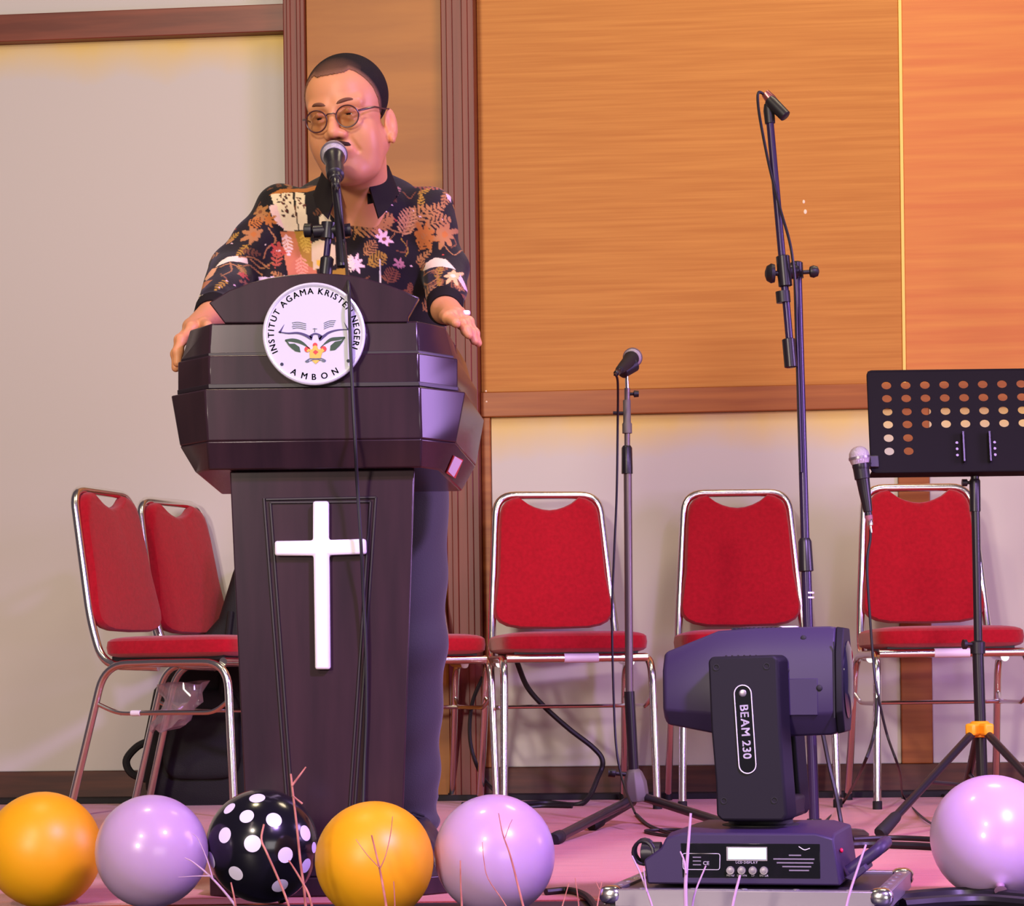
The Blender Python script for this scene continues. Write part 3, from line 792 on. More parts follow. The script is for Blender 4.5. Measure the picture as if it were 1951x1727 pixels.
def clear_glass():
    m = bpy.data.materials.new('clear_spectacle_glass'); m.use_nodes = True; nt = m.node_tree
    nt.nodes.remove(nt.nodes['Principled BSDF'])
    tr = nt.nodes.new('ShaderNodeBsdfTransparent'); tr.inputs[0].default_value = (0.84, 0.82, 0.72, 1)
    gl = nt.nodes.new('ShaderNodeBsdfGlossy'); gl.inputs['Roughness'].default_value = 0.02
    fr = nt.nodes.new('ShaderNodeFresnel'); fr.inputs[0].default_value = 1.5
    mx = nt.nodes.new('ShaderNodeMixShader')
    nt.links.new(fr.outputs[0], mx.inputs[0]); nt.links.new(tr.outputs[0], mx.inputs[1]); nt.links.new(gl.outputs[0], mx.inputs[2])
    nt.links.new(mx.outputs[0], nt.nodes['Material Output'].inputs[0]); return m
M['glass'] = clear_glass()

PO = Vector((at(735, 1640, 4.86).x, 4.86, 0.0))
HC = at(664, 224, 4.52); HS = 0.965
HR = Matrix.Rotation(R_(-16), 3, 'Z') @ Matrix.Rotation(R_(11), 3, 'X') @ Matrix.Rotation(R_(-5), 3, 'Y')
HRn = np.array(HR)
def hp(x, y, z): return HC + HR @ (Vector((x, y, z)) * HS)
def hell(F, c, r, k=0.01, op='add', extra=None, grow=0.0):
    R = HR if extra is None else HR @ extra
    F.ell(hp(*c), [q * HS + grow for q in r], np.array(R), k, op)
def hcone(F, a, b, ra, rb, k=0.01, op='add'): F.cone(hp(*a), hp(*b), ra * HS, rb * HS, k, op)

shR, shL = at(536, 408, 4.70), at(813, 412, 4.72)          # his right / his left shoulder joint
elR, elL = at(444, 512, 4.64), at(848, 515, 4.70)
wrR, wrL = at(404, 602, 4.37), at(848, 590, 4.54)
neckb = at(684, 372, 4.67)
chest, belly, hip = at(682, 455, 4.75), at(690, 600, 4.78), at(716, 800, 4.85)

# ---- body: one continuous surface (head, neck, trunk, arms, hands)
B = Field((-0.72, 4.08, 0.84), (0.02, 4.98, 1.60), 0.0021)
def skull(F, grow=0.0):
    hell(F, (0, 0.016, 0.046), (0.0775, 0.097, 0.078), 0.012, grow=grow)
    hell(F, (0, -0.022, 0.030), (0.069, 0.066, 0.072), 0.02, grow=grow)
skull(B)
hell(B, (0, -0.022, -0.035), (0.0665, 0.064, 0.082), 0.02)
for s in (-1, 1):
    hcone(B, (s * 0.052, 0.015, -0.055), (s * 0.018, -0.062, -0.104), 0.020, 0.017, 0.03)      # jaw
    hell(B, (s * 0.042, -0.058, -0.035), (0.024, 0.022, 0.026), 0.025)                       # cheek
    hell(B, (s * 0.044, -0.046, -0.062), (0.018, 0.022, 0.026), 0.025)                        # jowl
hell(B, (0, -0.070, -0.103), (0.026, 0.018, 0.016), 0.02)                                    # chin
hell(B, (0, -0.066, -0.066), (0.034, 0.024, 0.028), 0.02)                                    # muzzle
hell(B, (0, -0.02, -0.105), (0.05, 0.05, 0.026), 0.03)                                       # under chin
for s in (-1, 1):
    hcone(B, (s * 0.014, -0.083, 0.020), (s * 0.048, -0.070, 0.022), 0.0085, 0.0075, 0.016)   # brow ridge
    hell(B, (s * 0.031, -0.098, -0.002), (0.019, 0.020, 0.0135), 0.014, 'cut')               # socket
    for (a, b, c, r) in (((0.016, -0.083, 0.003), (0.031, -0.0895, 0.0062), (0.046, -0.077, 0.002), 0.0044),
                         ((0.016, -0.082, -0.003), (0.031, -0.0870, -0.0075), (0.046, -0.076, -0.003), 0.0038)):
        hcone(B, (s * a[0], a[1], a[2]), (s * b[0], b[1], b[2]), r, r, 0.004)
        hcone(B, (s * b[0], b[1], b[2]), (s * c[0], c[1], c[2]), r, r, 0.004)
    hell(B, (s * 0.031, -0.079, -0.020), (0.016, 0.007, 0.008), 0.012)                       # pouch under the eye
hcone(B, (0, -0.085, 0.010), (0, -0.106, -0.032), 0.0075, 0.0115, 0.012)                      # nose
for s in (-1, 1):
    hcone(B, (s * 0.024, -0.0915, -0.040), (s * 0.037, -0.079, -0.072), 0.0028, 0.0022, 0.008, 'cut')
    hell(B, (s * 0.0135, -0.095, -0.037), (0.0105, 0.012, 0.009), 0.008)
    hell(B, (s * 0.007, -0.100, -0.047), (0.004, 0.005, 0.004), 0.004, 'cut')
hcone(B, (-0.022, -0.083, -0.069), (0, -0.0905, -0.066), 0.005, 0.0065, 0.006); hcone(B, (0.022, -0.083, -0.069), (0, -0.0905, -0.066), 0.005, 0.0065, 0.006)
hcone(B, (-0.020, -0.083, -0.078), (0, -0.089, -0.080), 0.005, 0.0072, 0.006); hcone(B, (0.020, -0.083, -0.078), (0, -0.089, -0.080), 0.005, 0.0072, 0.006)
for s in (-1, 1):                                                                             # ears
    tilt = Matrix.Rotation(s * R_(-24), 3, 'Z')
    hell(B, (s * 0.081, 0.016, -0.026), (0.0075, 0.017, 0.032), 0.007, extra=tilt)
    hell(B, (s * 0.0865, 0.005, -0.021), (0.0080, 0.0105, 0.020), 0.004, 'cut', extra=tilt)
    hell(B, (s * 0.082, 0.008, -0.054), (0.006, 0.009, 0.010), 0.006)
B.cone(hp(0, 0.028, -0.055), neckb + Vector((0, 0.0, -0.02)), 0.054, 0.060, 0.025)
B.cone(neckb + Vector((0, 0.01, -0.03)), chest + Vector((0, 0.03, 0)), 0.056, 0.070, 0.02)
B.cone(chest + Vector((0, 0.03, 0)), belly, 0.070, 0.09, 0.02); B.cone(belly, hip, 0.09, 0.09, 0.02)
B.cone(hip, hip + Vector((0, 0, -0.03)), 0.09, 0.09, 0.02)
for sh, el, wr in ((shR, elR, wrR), (shL, elL, wrL)):
    B.cone(neckb + Vector((0, 0.02, -0.05)), sh, 0.045, 0.040, 0.03)
    B.cone(sh, el, 0.038, 0.032, 0.02); B.cone(el, wr, 0.032, 0.023, 0.02)
def finger(pts, r0, r1):
    for i in range(len(pts) - 1):
        a = r0 + (r1 - r0) * i / (len(pts) - 1); b = r0 + (r1 - r0) * (i + 1) / (len(pts) - 1)
        B.cone(pts[i], pts[i + 1], a, b, 0.004, m=0.03)
    for p in pts[1:-1]: B.ell(p, [r0 * 1.06] * 3, None, 0.005, m=0.03)
def hand(wr, mcps, chains, thumb, r):
    for m in mcps: B.cone(wr, m, 0.021, 0.0125, 0.014)
    for i in range(3): B.cone(mcps[i], mcps[i + 1], 0.0120, 0.0115, 0.008)
    for m, ch, q in zip(mcps, chains, (1, 1.03, 0.98, 0.86)): finger([m] + ch, 0.0098 * q * r, 0.0078 * q * r)
    finger(thumb, 0.0125 * r, 0.0092 * r)
# his right hand, draped over the left edge of the lectern
mR = [at(367, 626, 4.255), at(364, 624, 4.278), at(363, 624, 4.300), at(364, 627, 4.322)]
cR = [[at(346, 648, 4.225), at(339, 671, 4.21), at(338, 692, 4.205)],
      [at(343, 648, 4.252), at(336, 675, 4.24), at(335, 701, 4.235)],
      [at(343, 649, 4.280), at(337, 674, 4.27), at(336, 697, 4.265)],
      [at(346, 650, 4.308), at(341, 668, 4.30), at(340, 684, 4.298)]]
tR = [at(396, 613, 4.315), at(389, 618, 4.265), at(396, 621, 4.225)]
hand(wrR, mR, cR, tR, 1.0)
# his left hand, resting on the right edge with the fingers over the side
mL = [at(862, 603, 4.440), at(869, 600, 4.462), at(874, 600, 4.486), at(876, 604, 4.508)]
cL = [[at(880, 618, 4.412), at(888, 630, 4.398), at(893, 639, 4.392)],
      [at(888, 617, 4.432), at(898, 635, 4.418), at(904, 650, 4.412)],
      [at(893, 613, 4.458), at(904, 635, 4.446), at(911, 654, 4.440)],
      [at(893, 619, 4.486), at(901, 634, 4.478), at(907, 646, 4.474)]]
tL = [at(848, 603, 4.470), at(855, 606, 4.412), at(869, 616, 4.372)]
hand(wrL, mL, cL, tL, 1.0)
V, Fq = B.surface()
# colour of the skin: lips, darker eyelids, shaved jaw
loc = ((V - np.array(HC)) @ HRn) / HS
skin = np.array(lin((208, 142, 98))[:3]); col = np.repeat(skin[None], len(V), 0)
def blend(mask, rgb):
    global col
    c = np.array(lin(rgb)[:3]); col = col * (1 - mask[:, None]) + c[None] * mask[:, None]
def gauss(c, r): return np.exp(-((loc[:, 0] - c[0]) / r[0]) ** 2 - ((loc[:, 1] - c[1]) / r[1]) ** 2 - ((loc[:, 2] - c[2]) / r[2]) ** 2)
blend(0.35 * np.clip(gauss((0, -0.06, -0.09), (0.06, 0.05, 0.035)), 0, 1), (176, 122, 100))
blend(0.8 * np.clip(gauss((0, -0.09, -0.073), (0.024, 0.02, 0.010)) * 1.6, 0, 1), (170, 88, 80))
for s in (-1, 1): blend(0.4 * np.clip(gauss((s * 0.031, -0.085, -0.004), (0.022, 0.02, 0.016)), 0, 1), (170, 108, 80))
for s in (-1, 1): blend(0.9 * np.clip(1.5 * gauss((s * 0.007, -0.100, -0.047), (0.005, 0.01, 0.005)), 0, 1), (90, 44, 36))
person = field_object('person', V, Fq, M['skin_v'], None, PO, colors=col, smooth_iter=1)
tag(person, 'man in a dark printed shirt speaking at the lectern, both hands on its edges', 'person')

# ---- hair cap: shell over the skull, receding at the temples
Hh = Field((-0.48, 4.36, 1.30), (-0.20, 4.72, 1.60), 0.0017)
skull(Hh, 0.0024)
def hair_region(X, Y, Z):
    x, y, z = X - HC.x, Y - HC.y, Z - HC.z
    lx = (x * HRn[0][0] + y * HRn[1][0] + z * HRn[2][0]) / HS
    ly = (x * HRn[0][1] + y * HRn[1][1] + z * HRn[2][1]) / HS
    lz = (x * HRn[0][2] + y * HRn[1][2] + z * HRn[2][2]) / HS
    ax = np.abs(lx)
    line = 0.080 - 0.25 * np.clip(ax - 0.055, 0, 1) + 0.022 * np.exp(-((ax - 0.047) / 0.009) ** 2) * (ly < -0.03)
    jit = 0.0016 * np.sin(900 * lx + 300 * lz) * np.sin(700 * ly + 500 * lz + 2 * np.sin(400 * lx))
    top = lz - line + jit
    edge = ly - (-0.060 + (0.085 - lz) * 0.62)                 # front edge of the side hair, slanting back to the ear
    low = np.where(ly > 0.030, -0.066, np.where(ly > 0.002, -0.004, -0.030))
    side = np.minimum(edge, lz - low) + jit
    return -np.maximum(top, side) * 0.8
sl, P = Hh.sub((-0.48, 4.36, 1.30), (-0.20, 4.72, 1.60), 0.0)
Hh.D[sl] = np.maximum(Hh.D[sl], hair_region(*P))
V, Fq = Hh.surface()
loc = ((V - np.array(HC)) @ HRn) / HS
w = np.clip((loc[:, 2] - 0.070) / 0.02, 0, 1) * np.clip((-0.035 - loc[:, 1]) / 0.05, 0, 1) * (np.abs(loc[:, 0]) < 0.056)
hc = np.array(lin((32, 25, 26))[:3])[None] * (1 - w[:, None]) + np.array(lin((112, 76, 58))[:3])[None] * w[:, None]
ax = np.abs(loc[:, 0])
ln = 0.080 - 0.25 * np.clip(ax - 0.055, 0, 1) + 0.022 * np.exp(-((ax - 0.047) / 0.009) ** 2) * (loc[:, 1] < -0.03)
fz = np.maximum(loc[:, 2] - ln, loc[:, 1] - (-0.060 + (0.085 - loc[:, 2]) * 0.62))
fade = (0.75 * np.clip(1 - fz / 0.012, 0, 1))[:, None]
hc = hc * (1 - fade) + np.array(lin((150, 104, 80))[:3])[None] * fade
field_object('hair', V, Fq, M['hair_v'], person, PO, smooth_iter=1, colors=hc)['label'] = 'short dark cropped hair, thin in front'

# ---- brows, moustache, eyes
for s in (-1, 1):
    bpth = smooth_path([hp(s * 0.011, -0.0915, 0.021), hp(s * 0.022, -0.0910, 0.0255), hp(s * 0.036, -0.0850, 0.0270), hp(s * 0.051, -0.0715, 0.0215)], 5)
    MB().tube(bpth, [0.0012 + 0.0026 * math.sin(PI * min(1, 0.15 + 0.85 * k / (len(bpth) - 1))) for k in range(len(bpth))], 8).build('eyebrow', M['brow'], person, PO)
    e = hp(s * 0.031, -0.0745, 0.0)
    eo = MB().super(e, (0.0118, 0.0118, 0.0118), 1, 1, 20, 12).build('eyeball', M['eye_white'], person, PO)
    gz = (Vector((-0.30, -1, -0.12))).normalized()
    MB().lathe([(0.0105, 0.0050), (0.0118, 0.0047), (0.0122, 0.003), (0.0124, 0.0005)], e, gz, 16).build('iris', M['iris'], eo, PO)
MB().tube([hp(-0.030, -0.079, -0.066), hp(-0.020, -0.0875, -0.058), hp(-0.006, -0.093, -0.0535), hp(0.006, -0.093, -0.0535), hp(0.020, -0.0875, -0.058), hp(0.030, -0.079, -0.066)], [0.0015, 0.0042, 0.0045, 0.0045, 0.0042, 0.0015], 8).build('moustache', M['stache'], person, PO)

# ---- spectacles
gl = bpy.data.objects.new('eyeglasses', None); COL.objects.link(gl); gl.parent = person; gl['label'] = 'round thin dark-framed eyeglasses'
def lens_pt(s, a, r=1.0):
    w = 0.0222 * (1.0 if math.sin(a) < 0 else 1.03); h = 0.0208
    return hp(s * (0.0325 + w * math.cos(a) * r), -0.103 + 0.005 * abs(s) * ((0.0325 + w * math.cos(a) * r) / 0.055) ** 2, -0.006 + h * math.sin(a) * r)
for s in (-1, 1):
    MB().tube([lens_pt(s, 2 * PI * k / 36) for k in range(36)], 0.0014, 8, closed=True).build('rim', M['frame'], gl, PO)
    lm = MB(); lm.add([lens_pt(s, 2 * PI * k / 36, 0.97) for k in range(36)], [tuple(range(36))], True)
    lm.build('lens', M['glass'], gl, PO)
    MB().tube([lens_pt(s, 0.35), hp(s * 0.064, -0.086, 0.003), hp(s * 0.074, -0.050, 0.007), hp(s * 0.0795, -0.005, 0.004), hp(s * 0.083, 0.012, 0.004)], [0.0016, 0.0024, 0.0018, 0.0015, 0.0013], 8).build('temple', M['frame'], gl, PO)
MB().tube([lens_pt(-1, PI - 0.35), hp(-0.006, -0.1045, 0.004), hp(0.006, -0.1045, 0.004), lens_pt(1, PI - 0.35)], 0.0013, 8).build('bridge', M['frame'], gl, PO)

# ---- shirt
S = Field((-0.74, 4.30, 0.80), (0.03, 5.02, 1.47), 0.0024)
S.ell(chest + Vector((0, 0.01, -0.02)), (0.176, 0.112, 0.165), None, 0.03); S.ell(chest + Vector((-0.05, 0.01, -0.09)), (0.13, 0.10, 0.12), None, 0.03); S.cone(at(560, 470, 4.70), at(528, 560, 4.68), 0.05, 0.06, 0.03)
S.ell(belly, (0.172, 0.130, 0.19), None, 0.04); S.ell(hip, (0.165, 0.125, 0.16), None, 0.05)
nb = neckb + Vector((0, 0.02, 0.0))
for sh, el, wr, rr in ((shR, elR, wrR, 1.0), (shL, elL, wrL, 1.04)):
    S.cone(nb + Vector((0, 0.0, -0.046)), sh + Vector((0, 0, 0.002)), 0.056, 0.046, 0.03)
    S.ell(sh + Vector((0, 0, -0.006)), (0.050, 0.054, 0.052), None, 0.03)
    S.cone(sh, el, 0.050 * rr, 0.043 * rr, 0.022); S.cone(el, el * 0.25 + wr * 0.75, 0.045 * rr, 0.036 * rr, 0.014)
    S.cone(el * 0.25 + wr * 0.75, wr * 0.98 + el * 0.02, 0.034, 0.032, 0.006)
S.cone(neckb + Vector((0, -0.01, 0.03)), neckb + Vector((-0.005, -0.05, 0.20)), 0.060, 0.085, 0.012, 'cut')
S.cone(neckb + Vector((-0.008, -0.10, -0.02)), neckb + Vector((-0.005, -0.07, 0.06)), 0.006, 0.034, 0.008, 'cut')
for wr, el in ((wrR, elR), (wrL, elL)):
    d = (wr - el).normalized(); S.cone(wr + d * 0.018, wr + d * 0.08, 0.05, 0.06, 0.004, 'cut')
X, Y, Z = S.ax[0][:, None, None], S.ax[1][None, :, None], S.ax[2][None, None, :]
S.D += 0.0022 * np.sin(58 * X + 34 * Z + 2.0 * np.sin(22 * Z + 9 * Y)) * np.sin(24 * Z - 18 * X + 1.0)
S.D += 0.0020 * np.sin(95 * Z + 40 * X * np.sign(X + 0.305)) * np.exp(-((np.abs(X + 0.305) - 0.21) / 0.05) ** 2)
V, Fq = S.surface()
U = AX + V[:, 0] * FPX / 4.62 - ROLL * 0; Wv = AY - (V[:, 2] - ZC) * FPX / 4.62       # front-plane coordinates of the cloth print
U += ROLL * (Wv - AY)
base_c = np.array(lin((30, 22, 26))[:3]); col = np.repeat(base_c[None], len(V), 0)
def ink(mask, rgb): col[mask] = np.array(lin(rgb)[:3])
def inside(poly):
    m = np.zeros(len(U), bool); n = len(poly)
    for i in range(n):
        (x0, y0), (x1, y1) = poly[i], poly[(i + 1) % n]
        c = (y0 > Wv) != (y1 > Wv)
        m ^= c & (U < (x1 - x0) * (Wv - y0) / (y1 - y0 + 1e-9) + x0)
    return m
def oval(cx, cy, a, b, ang):
    c, s = math.cos(ang), math.sin(ang); dx, dy = U - cx, Wv - cy
    return ((dx * c + dy * s) / a) ** 2 + ((-dx * s + dy * c) / b) ** 2 < 1
def line(pts, w):
    m = np.zeros(len(U), bool)
    P = smooth_path([(x, y, 0) for x, y in pts], 4) if len(pts) > 2 else [Vector((x, y, 0)) for x, y in pts]
    for a, b in zip(P, P[1:]):
        dx, dy = b.x - a.x, b.y - a.y; L = dx * dx + dy * dy + 1e-9
        t = np.clip(((U - a.x) * dx + (Wv - a.y) * dy) / L, 0, 1)
        m |= (U - a.x - t * dx) ** 2 + (Wv - a.y - t * dy) ** 2 < (w / 2) ** 2
    return m
def frond(x0, y0, x1, y1, w, rgb, n=7):
    ang = math.atan2(y1 - y0, x1 - x0); L = math.hypot(x1 - x0, y1 - y0)
    m = line([(x0, y0), (x1, y1)], 1.6)
    for k in range(n):
        t = (k + 0.5) / n; ll = w * math.sin(PI * (0.25 + 0.7 * t)) * 0.5
        for s in (-1, 1):
            a = ang + s * 0.95; px, py = x0 + (x1 - x0) * t, y0 + (y1 - y0) * t
            m |= oval(px + math.cos(a) * ll * 0.55, py + math.sin(a) * ll * 0.55, ll * 0.62, max(1.5, L / n * 0.27), a)
    ink(m, rgb)
def flower(x, y, r, rgb, n=5, heart=None, a0=0.3):
    m = np.zeros(len(U), bool)
    n += 2
    for k in range(n):
        a = a0 + 2 * PI * k / n; l_ = 0.85 + 0.3 * math.sin(5.1 * k + x); m |= oval(x + math.cos(a) * r * 0.5 * l_, y + math.sin(a) * r * 0.5 * l_, r * 0.44 * l_, r * 0.17, a)
    ink(m, rgb)
    if heart: ink(oval(x, y, r * 0.2, r * 0.2, 0), heart)
def q(zx, zy): return (320 + zx * 0.3178, 300 + zy * 0.3178)
def Q(pts): return [q(*p) for p in pts]
TAN, ORG, CRM, PNK, BRN, OLV, RED = (166, 112, 66), (176, 104, 46), (230, 208, 178), (232, 190, 190), (126, 74, 46), (164, 122, 44), (184, 66, 56)
rnd = random.Random(11)
for k in range(230):                                                     # all-over sprigs, also on the sides and the back
    x, y = rnd.uniform(380, 900), rnd.uniform(320, 840); a = rnd.uniform(0, 2 * PI); L = rnd.uniform(16, 38)
    c = rnd.choice([BRN, BRN, TAN, (104, 62, 44), OLV, (150, 92, 60)])
    if rnd.random() < 0.6: frond(x, y, x + L * math.cos(a), y + L * math.sin(a), L * 0.5, c, 5)
    else: ink(line([(x, y), (x + L * 0.5 * math.cos(a), y + L * 0.5 * math.sin(a) + 8), (x + L * math.cos(a + .6), y + L * math.sin(a + .6))], 2.0), c)
for k in range(60):
    x, y = rnd.uniform(380, 900), rnd.uniform(320, 600); ink(oval(x, y, 2.0, 1.5, 0.4), rnd.choice([CRM, TAN, RED, PNK]))
ink(inside(Q([(520, 170), (700, 120), (760, 700), (700, 700), (640, 420)])), (24, 18, 22))
ink(inside(Q([(590, 195), (660, 150), (740, 140), (800, 130), (900, 100), (890, 140), (820, 165), (730, 168), (612, 190)])), ORG)
ink(inside(Q([(606, 186), (735, 172), (772, 402), (690, 412), (668, 330), (640, 290)])), CRM)
ink(inside(Q([(750, 165), (806, 172), (836, 402), (778, 402)])), CRM)
ink(inside(Q([(598, 262), (645, 250), (668, 330), (690, 400), (640, 365), (612, 310)])), PNK)
for k in range(34):
    zx, zy = rnd.uniform(640, 820), rnd.uniform(190, 330); p = q(zx, zy); ink(oval(p[0], p[1], 3.2, 1.7, rnd.uniform(0, 3)) & (inside(Q([(635, 186), (735, 172), (772, 402), (690, 412), (668, 330)])) | inside(Q([(750, 165), (806, 172), (836, 402), (778, 402)]))), rnd.choice([(60, 34, 34), (96, 44, 40)]))
ink(inside(Q([(668, 414), (838, 405), (862, 560), (895, 700), (722, 704), (690, 560)])), (190, 112, 76))
ink(inside(Q([(750, 410), (840, 406), (856, 560), (880, 640), (800, 600)])), (164, 122, 44))
frond(*q(700, 430), *q(720, 560), 22, PNK, 6); frond(*q(790, 560), *q(800, 690), 26, (226, 150, 110), 6); frond(*q(800, 420), *q(830, 540), 22, (202, 162, 70), 6)
ink(inside(Q([(850, 480), (905, 460), (1000, 500), (1000, 615), (940, 630), (860, 640)])), (206, 182, 142)); ink(oval(*q(895, 600), 5, 6, 0), (226, 170, 60))
ink(inside(Q([(905, 320), (960, 300), (975, 370), (900, 375)])), CRM); ink(inside(Q([(960, 650), (1060, 640), (1060, 690), (960, 700)])), OLV)
flower(*q(545, 295), 20, TAN, 5, BRN); flower(*q(512, 440), 26, TAN, 6, ORG); frond(*q(470, 380), *q(560, 350), 26, ORG, 5); flower(*q(600, 350), 16, ORG)
ink(line(Q([(600, 400), (640, 470), (590, 520), (570, 580)]), 2.5), TAN); flower(*q(655, 530), 18, RED, 5, PNK); frond(*q(640, 640), *q(660, 480), 26, (170, 76, 60), 6)
ink(inside(Q([(320, 690), (345, 640), (380, 605), (430, 593), (485, 602), (488, 632), (400, 640), (350, 670)])), CRM)
for pts in (((350, 690), (400, 660), (470, 690), (460, 740)), ((400, 650), (420, 720), (380, 770)), ((500, 600), (560, 640), (620, 600)), ((440, 600), (520, 590), (600, 640)), ((560, 680), (500, 640), (470, 660))):
    ink(line(Q(pts), 2.6), TAN)
flower(*q(480, 738), 9, RED); ink(inside(Q([(262, 770), (300, 700), (335, 690), (320, 760), (285, 790)])), (206, 150, 104)); ink(inside(Q([(240, 860), (262, 790), (330, 800), (290, 850)])), ORG)
ink(inside(Q([(540, 690), (600, 700), (635, 690), (625, 725), (550, 745)])), (226, 196, 214))  # white patch of the print, violet light put into its colour
for k in range(10): p = q(240 + 6 * k + rnd.uniform(-6, 6), 890 + rnd.uniform(0, 45)); ink(oval(p[0], p[1], 2.6, 1.6, 0.2), CRM)
frond(*q(1100, 420), *q(1345, 345), 52, TAN, 9); frond(*q(1170, 395), *q(1345, 330), 40, (170, 112, 66), 7); frond(*q(1400, 400), *q(1560, 265), 44, TAN, 7); frond(*q(1400, 440), *q(1455, 270), 40, (196, 140, 90), 8)
ink(line(Q([(1110, 470), (1150, 400), (1230, 370), (1400, 420), (1520, 330)]), 2.2), TAN); flower(*q(1290, 462), 19, PNK, 6, BRN); frond(*q(1170, 560), *q(1240, 480), 28, TAN, 6)
flower(*q(1115, 612), 20, PNK, 6); frond(*q(1190, 620), *q(1300, 560), 34, OLV, 6); frond(*q(1310, 730), *q(1350, 640), 34, BRN, 6); flower(*q(1385, 610), 14, (180, 116, 126)); frond(*q(1090, 660), *q(1080, 560), 20, CRM, 5)
ink(line(Q([(1264, 590), (1270, 735)]), 2.4), (220, 210, 190)); frond(*q(1285, 110), *q(1330, 190), 26, PNK, 6); frond(*q(1290, 220), *q(1380, 130), 26, (170, 110, 110), 6)
frond(*q(1450, 90), *q(1640, 130), 26, (150, 80, 60), 7); ink(inside(Q([(1660, 165), (1690, 170), (1690, 215), (1670, 200)])), PNK)
flower(*q(1530, 440), 30, ORG, 6, TAN); flower(*q(1655, 430), 30, TAN, 6, ORG); frond(*q(1500, 520), *q(1560, 420), 40, ORG, 6); frond(*q(1540, 380), *q(1690, 330), 34, TAN, 6); frond(*q(1540, 320), *q(1650, 250), 26, TAN, 5)
ink(inside(Q([(1524, 658), (1545, 605), (1600, 576), (1665, 596), (1728, 672), (1640, 652)])), CRM)
flower(*q(1712, 725), 24, (232, 182, 120), 5, (240, 216, 176)); ink(inside(Q([(1752, 700), (1772, 740), (1802, 815), (1780, 810), (1745, 750)])), PNK)
frond(*q(1520, 880), *q(1600, 800), 34, TAN, 6); ink(line(Q([(1530, 690), (1600, 680), (1620, 740), (1560, 770), (1530, 740)]), 2.6), TAN); ink(line(Q([(1650, 760), (1640, 830), (1700, 850)]), 2.6), TAN)
for zx, zy in ((1590, 882), (1635, 872), (1660, 885), (1700, 872), (1620, 900), (1610, 925), (1730, 890)): p = q(zx, zy); ink(oval(p[0], p[1], 3.2, 1.8, -0.2), CRM)
ink(oval(*q(1680, 892), 6, 3, 0), (236, 190, 120))
shirt = field_object('shirt', V, Fq, M['batik'], person, PO, smooth_iter=1, colors=col); shirt['label'] = 'black long-sleeved shirt with brown, cream and pink leaf print'
# cuffs
for wr, el in ((wrR, elR), (wrL, elL)):
    d = (wr - el).normalized()
    MB().lathe([(-0.034, 0.034), (-0.032, 0.0365), (0.0, 0.0345), (0.004, 0.0325), (0.003, 0.030), (-0.02, 0.030)], wr, d, 28).build('cuff', M['collar'], person, PO)
# collar: stand and two falling points
mb = MB(); rings = []
NA = 41
cc = neckb + Vector((-0.004, -0.005, 0.012))
for k in range(NA):
    a = R_(-155 + 310 * k / (NA - 1))                      # 0 = nape
    s_, c_ = math.sin(a), math.cos(a); fr = (1 - c_) / 2    # 0 nape .. 1 throat
    drop = -0.055 * fr ** 1.5; pt = max(0, (abs(a) - R_(112)) / R_(43))
    wide = 1.0 + 0.05 * fr
    up_in = cc + Vector((s_ * 0.059, c_ * 0.060 - 0.030 * fr, 0.060 + drop * 1.3))
    fold = cc + Vector((s_ * 0.066, c_ * 0.067 - 0.032 * fr, 0.062 + drop * 1.3))
    tip = cc + Vector((s_ * 0.086 * (1 + 0.04 * pt) + math.copysign(0.012 * pt, s_), c_ * 0.086 - 0.036 * fr - 0.012 * pt, 0.004 + drop - 0.036 * pt))
    low_in = cc + Vector((s_ * 0.062, c_ * 0.063 - 0.030 * fr, 0.002 + drop))
    rings.append([low_in, up_in, fold, tip, tip + Vector((-s_ * 0.004, -c_ * 0.004, -0.002)), fold + Vector((-s_ * 0.004, -c_ * 0.004, -0.004))])
mb.loft(rings, True, True); mb.build('collar', M['collar'], person, PO, bevel=0.0)
# ring on his left hand
MB().lathe([(-0.003, 0.0092), (-0.003, 0.0108), (0.003, 0.0108), (0.003, 0.0092)], mL[2] * 0.45 + cL[2][0] * 0.55, cL[2][0] - mL[2], 18).build('ring', M['silver'], person, PO, label='white metal finger ring')
MB().super(mL[2] * 0.45 + cL[2][0] * 0.55 + Vector((0.004, -0.004, 0.010)), (0.008, 0.006, 0.005), 0.6, 0.8, 12, 8).build('ring', M['white_paint'], person, PO)

# ---- trousers and shoes
TR = Field((-0.62, 4.60, 0.02), (0.02, 5.12, 1.0), 0.0045)
kL, aL = at(790, 1230, 4.80), at(787, 1560, 4.88)
kR, aR = at(610, 1230, 4.80), at(612, 1560, 4.90)
hL, hR = at(772, 860, 4.86), at(640, 860, 4.87)
TR.ell(hip + Vector((0, 0, -0.03)), (0.158, 0.118, 0.12), None, 0.03)
for h_, k_, a_ in ((hL, kL, aL), (hR, kR, aR)):
    TR.cone(h_, k_, 0.092, 0.064, 0.03); TR.cone(k_, a_, 0.063, 0.050, 0.02)
    TR.ell(a_ + Vector((0.0, 0.0, 0.045)), (0.055, 0.056, 0.018), None, 0.012); TR.ell(a_ + Vector((0, -0.004, -0.005)), (0.056, 0.060, 0.022), None, 0.012)
X, Y, Z = TR.ax[0][:, None, None], TR.ax[1][None, :, None], TR.ax[2][None, None, :]
TR.D += 0.003 * np.sin(46 * Z + 14 * X + 3 * np.sin(11 * X + 5 * Y)) * (0.4 + 0.9 * np.exp(-((Z - 0.20) / 0.12) ** 2) + 0.6 * np.exp(-((Z - 0.55) / 0.08) ** 2))
TR.half((0, 0, 0.985), (0, 0, 1)); TR.half((0, 0, 0.055), (0, 0, -1))
V, Fq = TR.surface(); field_object('trousers', V, Fq, M['trouser'], person, PO, smooth_iter=1)['label'] = 'dark grey trousers bunched at the hem'
